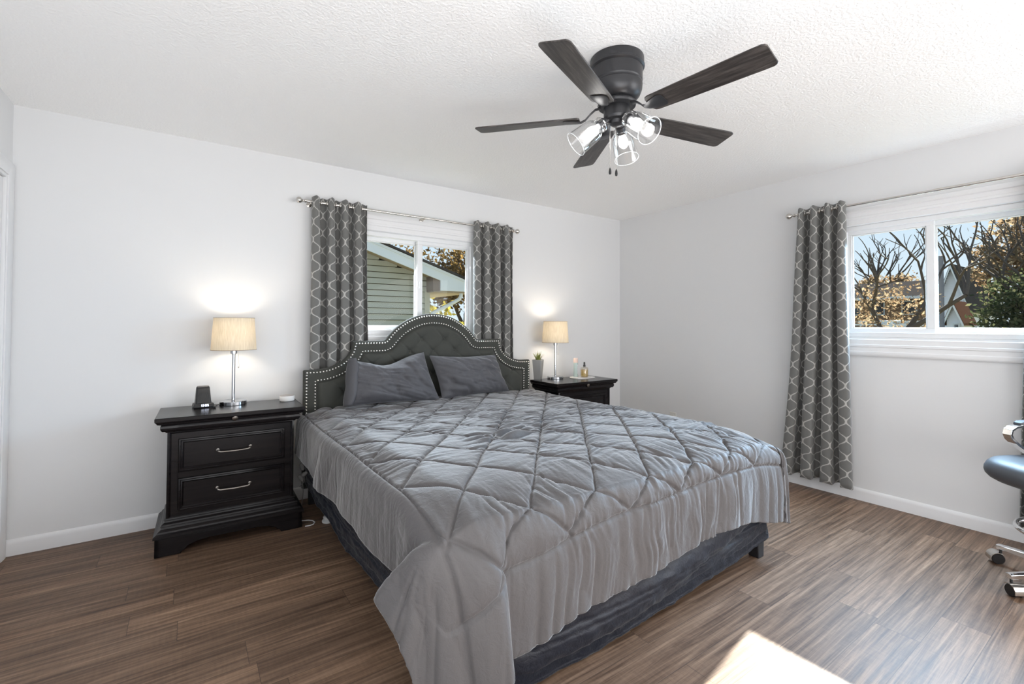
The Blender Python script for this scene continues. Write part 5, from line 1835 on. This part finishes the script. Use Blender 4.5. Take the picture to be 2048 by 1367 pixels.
def house_left():
    HX_, HY_ = 3.66, 8.0
    apx, apz = -1.6, 2.045 + 0.32 * (4.40 + 1.6)
    r = empty('neighbour_house', (0.0, HY_, GZ), 0, 'neighbouring house with pale lap siding and a white gable edge, outside the back window', 'house')
    org = r.location
    mb = MB()
    prof = []
    z = GZ
    while z < apz - 0.2:
        prof += [(HY_ - 0.030, z + 0.012), (HY_ - 0.004, z + 0.1045)]
        z += 0.1045
    # lap boards, clipped under the sloping roof edge
    for i in range(0, len(prof), 2):
        (y0, z0), (y1, z1) = prof[i], prof[i + 1]
        xr = min(HX_, 4.40 - (z1 + 0.10 - 2.045) / 0.32) if z1 > 2.0 else HX_
        xl = 2 * apx - xr
        if xr - xl < 0.2:
            continue
        mb.loft([[(xl, y0, z0), (xl, y1, z1), (xl, y1 + 0.1, z1), (xl, y1 + 0.1, z0)], [(xr, y0, z0), (xr, y1, z1), (xr, y1 + 0.1, z1), (xr, y1 + 0.1, z0)]])
    mb.build('siding', M_SIDE, r, smooth=False, origin=org)
    MB().box(HX_ - 0.07, HX_ + 0.03, HY_ - 0.035, HY_ + 0.08, GZ, 1.92).build('corner_board', M_SIDE, r, origin=org)
    MB().box(HX_ - 0.02, HX_ + 0.0, HY_ + 0.08, HY_ + 7, GZ, 1.95).build('side_wall', M_SIDE, r, origin=org)
    # rake boards and roof slabs
    for sgn, nm in ((1, 'a'), (-1, 'b')):
        def Xp(x): return x if sgn > 0 else 2 * apx - x
        xe, ze = 4.42, 2.045
        pts = [(Xp(apx), apz), (Xp(xe), ze), (Xp(xe), ze - 0.17), (Xp(3.76), ze - 0.17), (Xp(3.76), ze - 0.03 + 0.32 * (xe - 3.76) - 0.17), (Xp(apx), apz - 0.20)]
        MB().prism(pts, 'y', HY_ - 0.34, HY_ - 0.31).build('rake_board', M_FASC, r, origin=org)
        lip = [(Xp(apx), apz), (Xp(xe), ze), (Xp(xe), ze - 0.045), (Xp(apx), apz - 0.045)]
        MB().prism(lip, 'y', HY_ - 0.355, HY_ - 0.34).build('rake_trim', M_FASC, r, origin=org)
        rf = [(Xp(apx), apz + 0.045), (Xp(xe + 0.02), ze + 0.04), (Xp(xe + 0.02), ze + 0.005), (Xp(apx), apz + 0.005)]
        MB().prism(rf, 'y', HY_ - 0.38, HY_ + 8).build('roof', M_ROOF, r, origin=org)
        sf = [(Xp(apx), apz - 0.12), (Xp(3.70), ze + 0.32 * (xe - 3.70) - 0.15), (Xp(3.70), ze + 0.32 * (xe - 3.70) - 0.17), (Xp(apx), apz - 0.14)]
        MB().prism(sf, 'y', HY_ - 0.31, HY_ + 0.02).build('soffit', mat('tan_soffit', (0.30, 0.25, 0.19), 0.8), r, origin=org)
        MB().box(Xp(3.64), Xp(4.40), HY_ - 0.305, HY_ + 7, ze - 0.20, ze - 0.17).build('eave_soffit', mat('tan_soffit', (0.30, 0.25, 0.19), 0.8), r, origin=org)
    MB().box(3.62, 3.765, HY_ - 0.312, HY_ - 0.02, 1.86, 2.13).build('eave_return', mat('brown_return', (0.16, 0.12, 0.10), 0.8), r, origin=org)
    gt = MB().tube([(4.22, HY_ - 0.26, 1.875), (4.22, HY_ - 0.26, 1.80), (4.19, HY_ - 0.25, 1.74), (4.12, HY_ - 0.22, 1.69), (3.72, HY_ - 0.06, 1.46), (3.70, HY_ - 0.05, 1.40), (3.70, HY_ - 0.05, GZ)], 0.035, 10)
    gt.build('downspout', M_FASC, r, origin=org)


house_left()
tree('maple_tree', (9.3, 16.5, GZ), 2.2, 0.15, [(0, 0, 3.9, 2.5, 1.5, 1.5), (-1.3, -0.3, 3.2, 1.2, 1.0, 0.9)], M_LBROWN, 5200, 0.085, 'brown leaved tree beyond the roof of the neighbouring house', 11, 1.0)
tree('maple_tree', (7.4, 21.0, GZ), 3.2, 0.08, [(0.5, 0, 5.3, 1.4, 0.8, 0.9)], M_LBROWN, 300, 0.085, 'nearly bare thin tree against the sky over the gable roof', 12, 1.0)


def bush(loc, R, leafmat, n, s, label, seed):
    r = tree('bush', loc, 0.5, 0.04, [(0, 0, R[2], *R)], leafmat, n, s, label, seed, 1.2, 2)
    r['category'] = 'bush'
    return r


bush((5.6, 12.2, GZ), (1.1, 0.7, 1.25), M_LYEL, 2600, 0.075, 'yellow leaved bush below the white downspout', 21)
# --- seen through the right window
tree('bare_tree', (13.2, 4.15, GZ), 1.75, 0.105, [(0, 0.0, 2.1, 1.0, 1.0, 0.75), (0.0, -0.5, 2.5, 0.8, 0.9, 0.5)], M_LORANGE, 1500, 0.038, 'gnarled tree with bare forked limbs and copper leaves, outside the right window', 38, 1.25, 4, (0.0, -0.35))
tree('copper_tree', (28.5, 3.5, GZ), 2.4, 0.22, [(0, 0, 5.0, 1.9, 1.7, 1.8), (0, 1.0, 4.2, 1.1, 0.9, 1.0), (0, -1.1, 3.9, 1.3, 1.3, 1.8)], M_LORANGE, 6000, 0.10, 'large copper leaved tree behind the evergreen, outside the right window', 32, 0.9)
tree('evergreen_tree', (22, 2.75, GZ), 2.2, 0.16, [(0, 0, 1.9, 1.6, 1.35, 0.9), (0, 0, 2.8, 1.3, 1.1, 0.8), (0, 0.1, 1.2, 1.6, 1.5, 0.8)], M_LGREEN, 8000, 0.075, 'dark green evergreen tree in front of the copper tree', 33, 0.8)
tree('far_tree', (48, 13.9, GZ), 3.4, 0.25, [(0, 0, 4.6, 2.0, 2.6, 1.7)], M_LORANGE, 2600, 0.16, 'copper leaved tree rising behind the brown house', 34, 0.9)
M_WSID = mat('white_lap_siding', (0.80, 0.84, 0.92), 0.6, spec=0.0)
M_GLASSD = mat('dark_window_glass', (0.03, 0.035, 0.045), 0.1)


def gable(name, x, y0, y1, z_e, z_a, depth, wallm, roofm, label, laps=0.16, over=0.25, win=None, fascia=M_FASC):
    r = empty(name, (x, (y0 + y1) / 2, GZ), 0, label, 'house')
    org = r.location
    yc = (y0 + y1) / 2
    mb = MB()
    z = GZ
    while z < z_a - laps:
        zt = z + laps
        hw = (y1 - y0) / 2 if zt <= z_e else (y1 - y0) / 2 * max(0, (z_a - zt) / (z_a - z_e))
        if hw > 0.03:
            mb.loft([[(x - 0.03, yc - hw, z), (x, yc - hw, zt), (x + 0.2, yc - hw, zt), (x + 0.2, yc - hw, z)], [(x - 0.03, yc + hw, z), (x, yc + hw, zt), (x + 0.2, yc + hw, zt), (x + 0.2, yc + hw, z)]])
        z = zt
    mb.build('siding', wallm, r, smooth=False, origin=org)
    MB().box(x + 0.2, x + depth, y0, y1, GZ, z_e).build('side_walls', wallm, r, smooth=False, origin=org)
    sl_ = (z_a - z_e) / ((y1 - y0) / 2)
    for s in (-1, 1):
        ye = yc + s * ((y1 - y0) / 2 + over)
        ze = z_e - sl_ * over
        MB().prism([(yc, z_a + 0.10), (ye, ze + 0.10), (ye, ze - 0.02), (yc, z_a - 0.02)], 'x', x - 0.25, x + depth + 0.2).build('roof', roofm, r, smooth=False, origin=org)
        MB().prism([(yc, z_a + 0.02), (ye, ze + 0.02), (ye, ze - 0.18), (yc, z_a - 0.18)], 'x', x - 0.29, x - 0.24).build('rake_board', fascia, r, smooth=False, origin=org)
    for (wy, wz, ww, wh) in (win or []):
        w_ = MB().box(x - 0.07, x - 0.02, wy - ww / 2 - 0.06, wy + ww / 2 + 0.06, wz - 0.06, wz + wh + 0.06).build('window', fascia, r, smooth=False, origin=org)
        MB().box(x - 0.085, x - 0.06, wy - ww / 2, wy + ww / 2, wz, wz + wh).build('pane', M_GLASSD, w_, smooth=False, origin=org)
    return r


gable('white_house', 34.0, 6.62, 7.55, 3.05, 4.60, 8, M_WSID, M_ROOF, 'tall white gabled house beyond the utility pole', 0.13, 0.3)
gable('garden_shed', 30.0, 5.92, 6.45, 1.68, 2.42, 2.0, M_WSID, mat('rust_shingles', (0.16, 0.085, 0.06), 0.9, spec=0.0), 'small white shed with a rust roof in front of the white house', 0.10, 0.12, [(6.1, 0.75, 0.13, 0.62)])
bh = empty('brown_house', (34, 10.0, GZ), 0, 'low brown house with a long grey roof behind the bare tree', 'house')
ob = bh.location
M_BRICK = mat('brown_siding', (0.20, 0.13, 0.085), 0.8, spec=0.0)
MB().box(34, 42, 8.0, 15.0, GZ, 2.95).build('wall', M_BRICK, bh, smooth=False, origin=ob)
MB().prism([(33.4, 2.90), (33.4, 3.02), (37.5, 4.15), (42.4, 3.0), (42.4, 2.9)], 'y', 7.7, 15.2).build('roof', mat('weathered_roof', (0.055, 0.050, 0.048), 0.9, spec=0.0), bh, smooth=False, origin=ob)
MB().box(33.32, 33.42, 7.7, 15.2, 2.84, 3.0).build('gutter', M_FASC, bh, smooth=False, origin=ob)
for y in (8.9, 10.4, 11.6):
    w_ = MB().box(33.93, 34.0, y - 0.35, y + 0.35, 1.95, 2.75).build('window', M_FASC, bh, smooth=False, origin=ob)
    MB().box(33.90, 33.95, y - 0.30, y + 0.30, 2.0, 2.70).build('pane', M_GLASSD, w_, smooth=False, origin=ob)
po = empty('utility_pole', (20.0, 4.42, GZ), 0, 'weathered grey utility pole between the two panes of the right window', 'pole')
MB().lathe([(0.075, 0), (0.062, 4.1), (0.001, 4.12)], seg=14).build('post', mat('weathered_pole_wood', (0.20, 0.20, 0.23), 0.9, bump=((14, 14, 2), 0.5, 0.01)), po)
fe_ = empty('rail_fence', (21.0, 6.5, GZ), 0, 'white rail fence in front of the brown house', 'fence')
of = fe_.location
for z in (1.42, 1.30):
    MB().box(20.97, 21.03, 5.1, 7.9, z, z + 0.055).build('rail', M_FASC, fe_, smooth=False, origin=of)
for k in range(4):
    MB().box(20.95, 21.05, 5.1 + k * 0.9, 5.2 + k * 0.9, GZ, 1.50).build('post', M_FASC, fe_, smooth=False, origin=of)
tr_ = empty('cargo_trailer', (24.0, 7.1, GZ), 0, 'pale blue cargo trailer parked behind the white fence', 'trailer')
ot = tr_.location
MB().box(24, 26.4, 6.82, 7.38, GZ + 0.35, 1.52).build('box', mat('pale_blue_panel', (0.42, 0.50, 0.62), 0.4), tr_, bevel=0.03, origin=ot)
for y in (6.85, 7.35):
    MB().lathe([(0.10, -0.05), (0.26, -0.05), (0.26, 0.05), (0.10, 0.05)], (25.3, y, GZ + 0.26), (0, 1, 0), 18).build('wheel', M_BLACK, tr_, origin=ot)
bush((18.5, 5.9, GZ), (0.7, 0.9, 0.62), M_LGREEN, 1300, 0.07, 'low dark evergreen bush behind the white fence', 41)
bush((19.5, 2.6, GZ), (0.8, 1.0, 0.85), M_LYEL, 1200, 0.06, 'low yellow bush at the foot of the evergreen', 42)
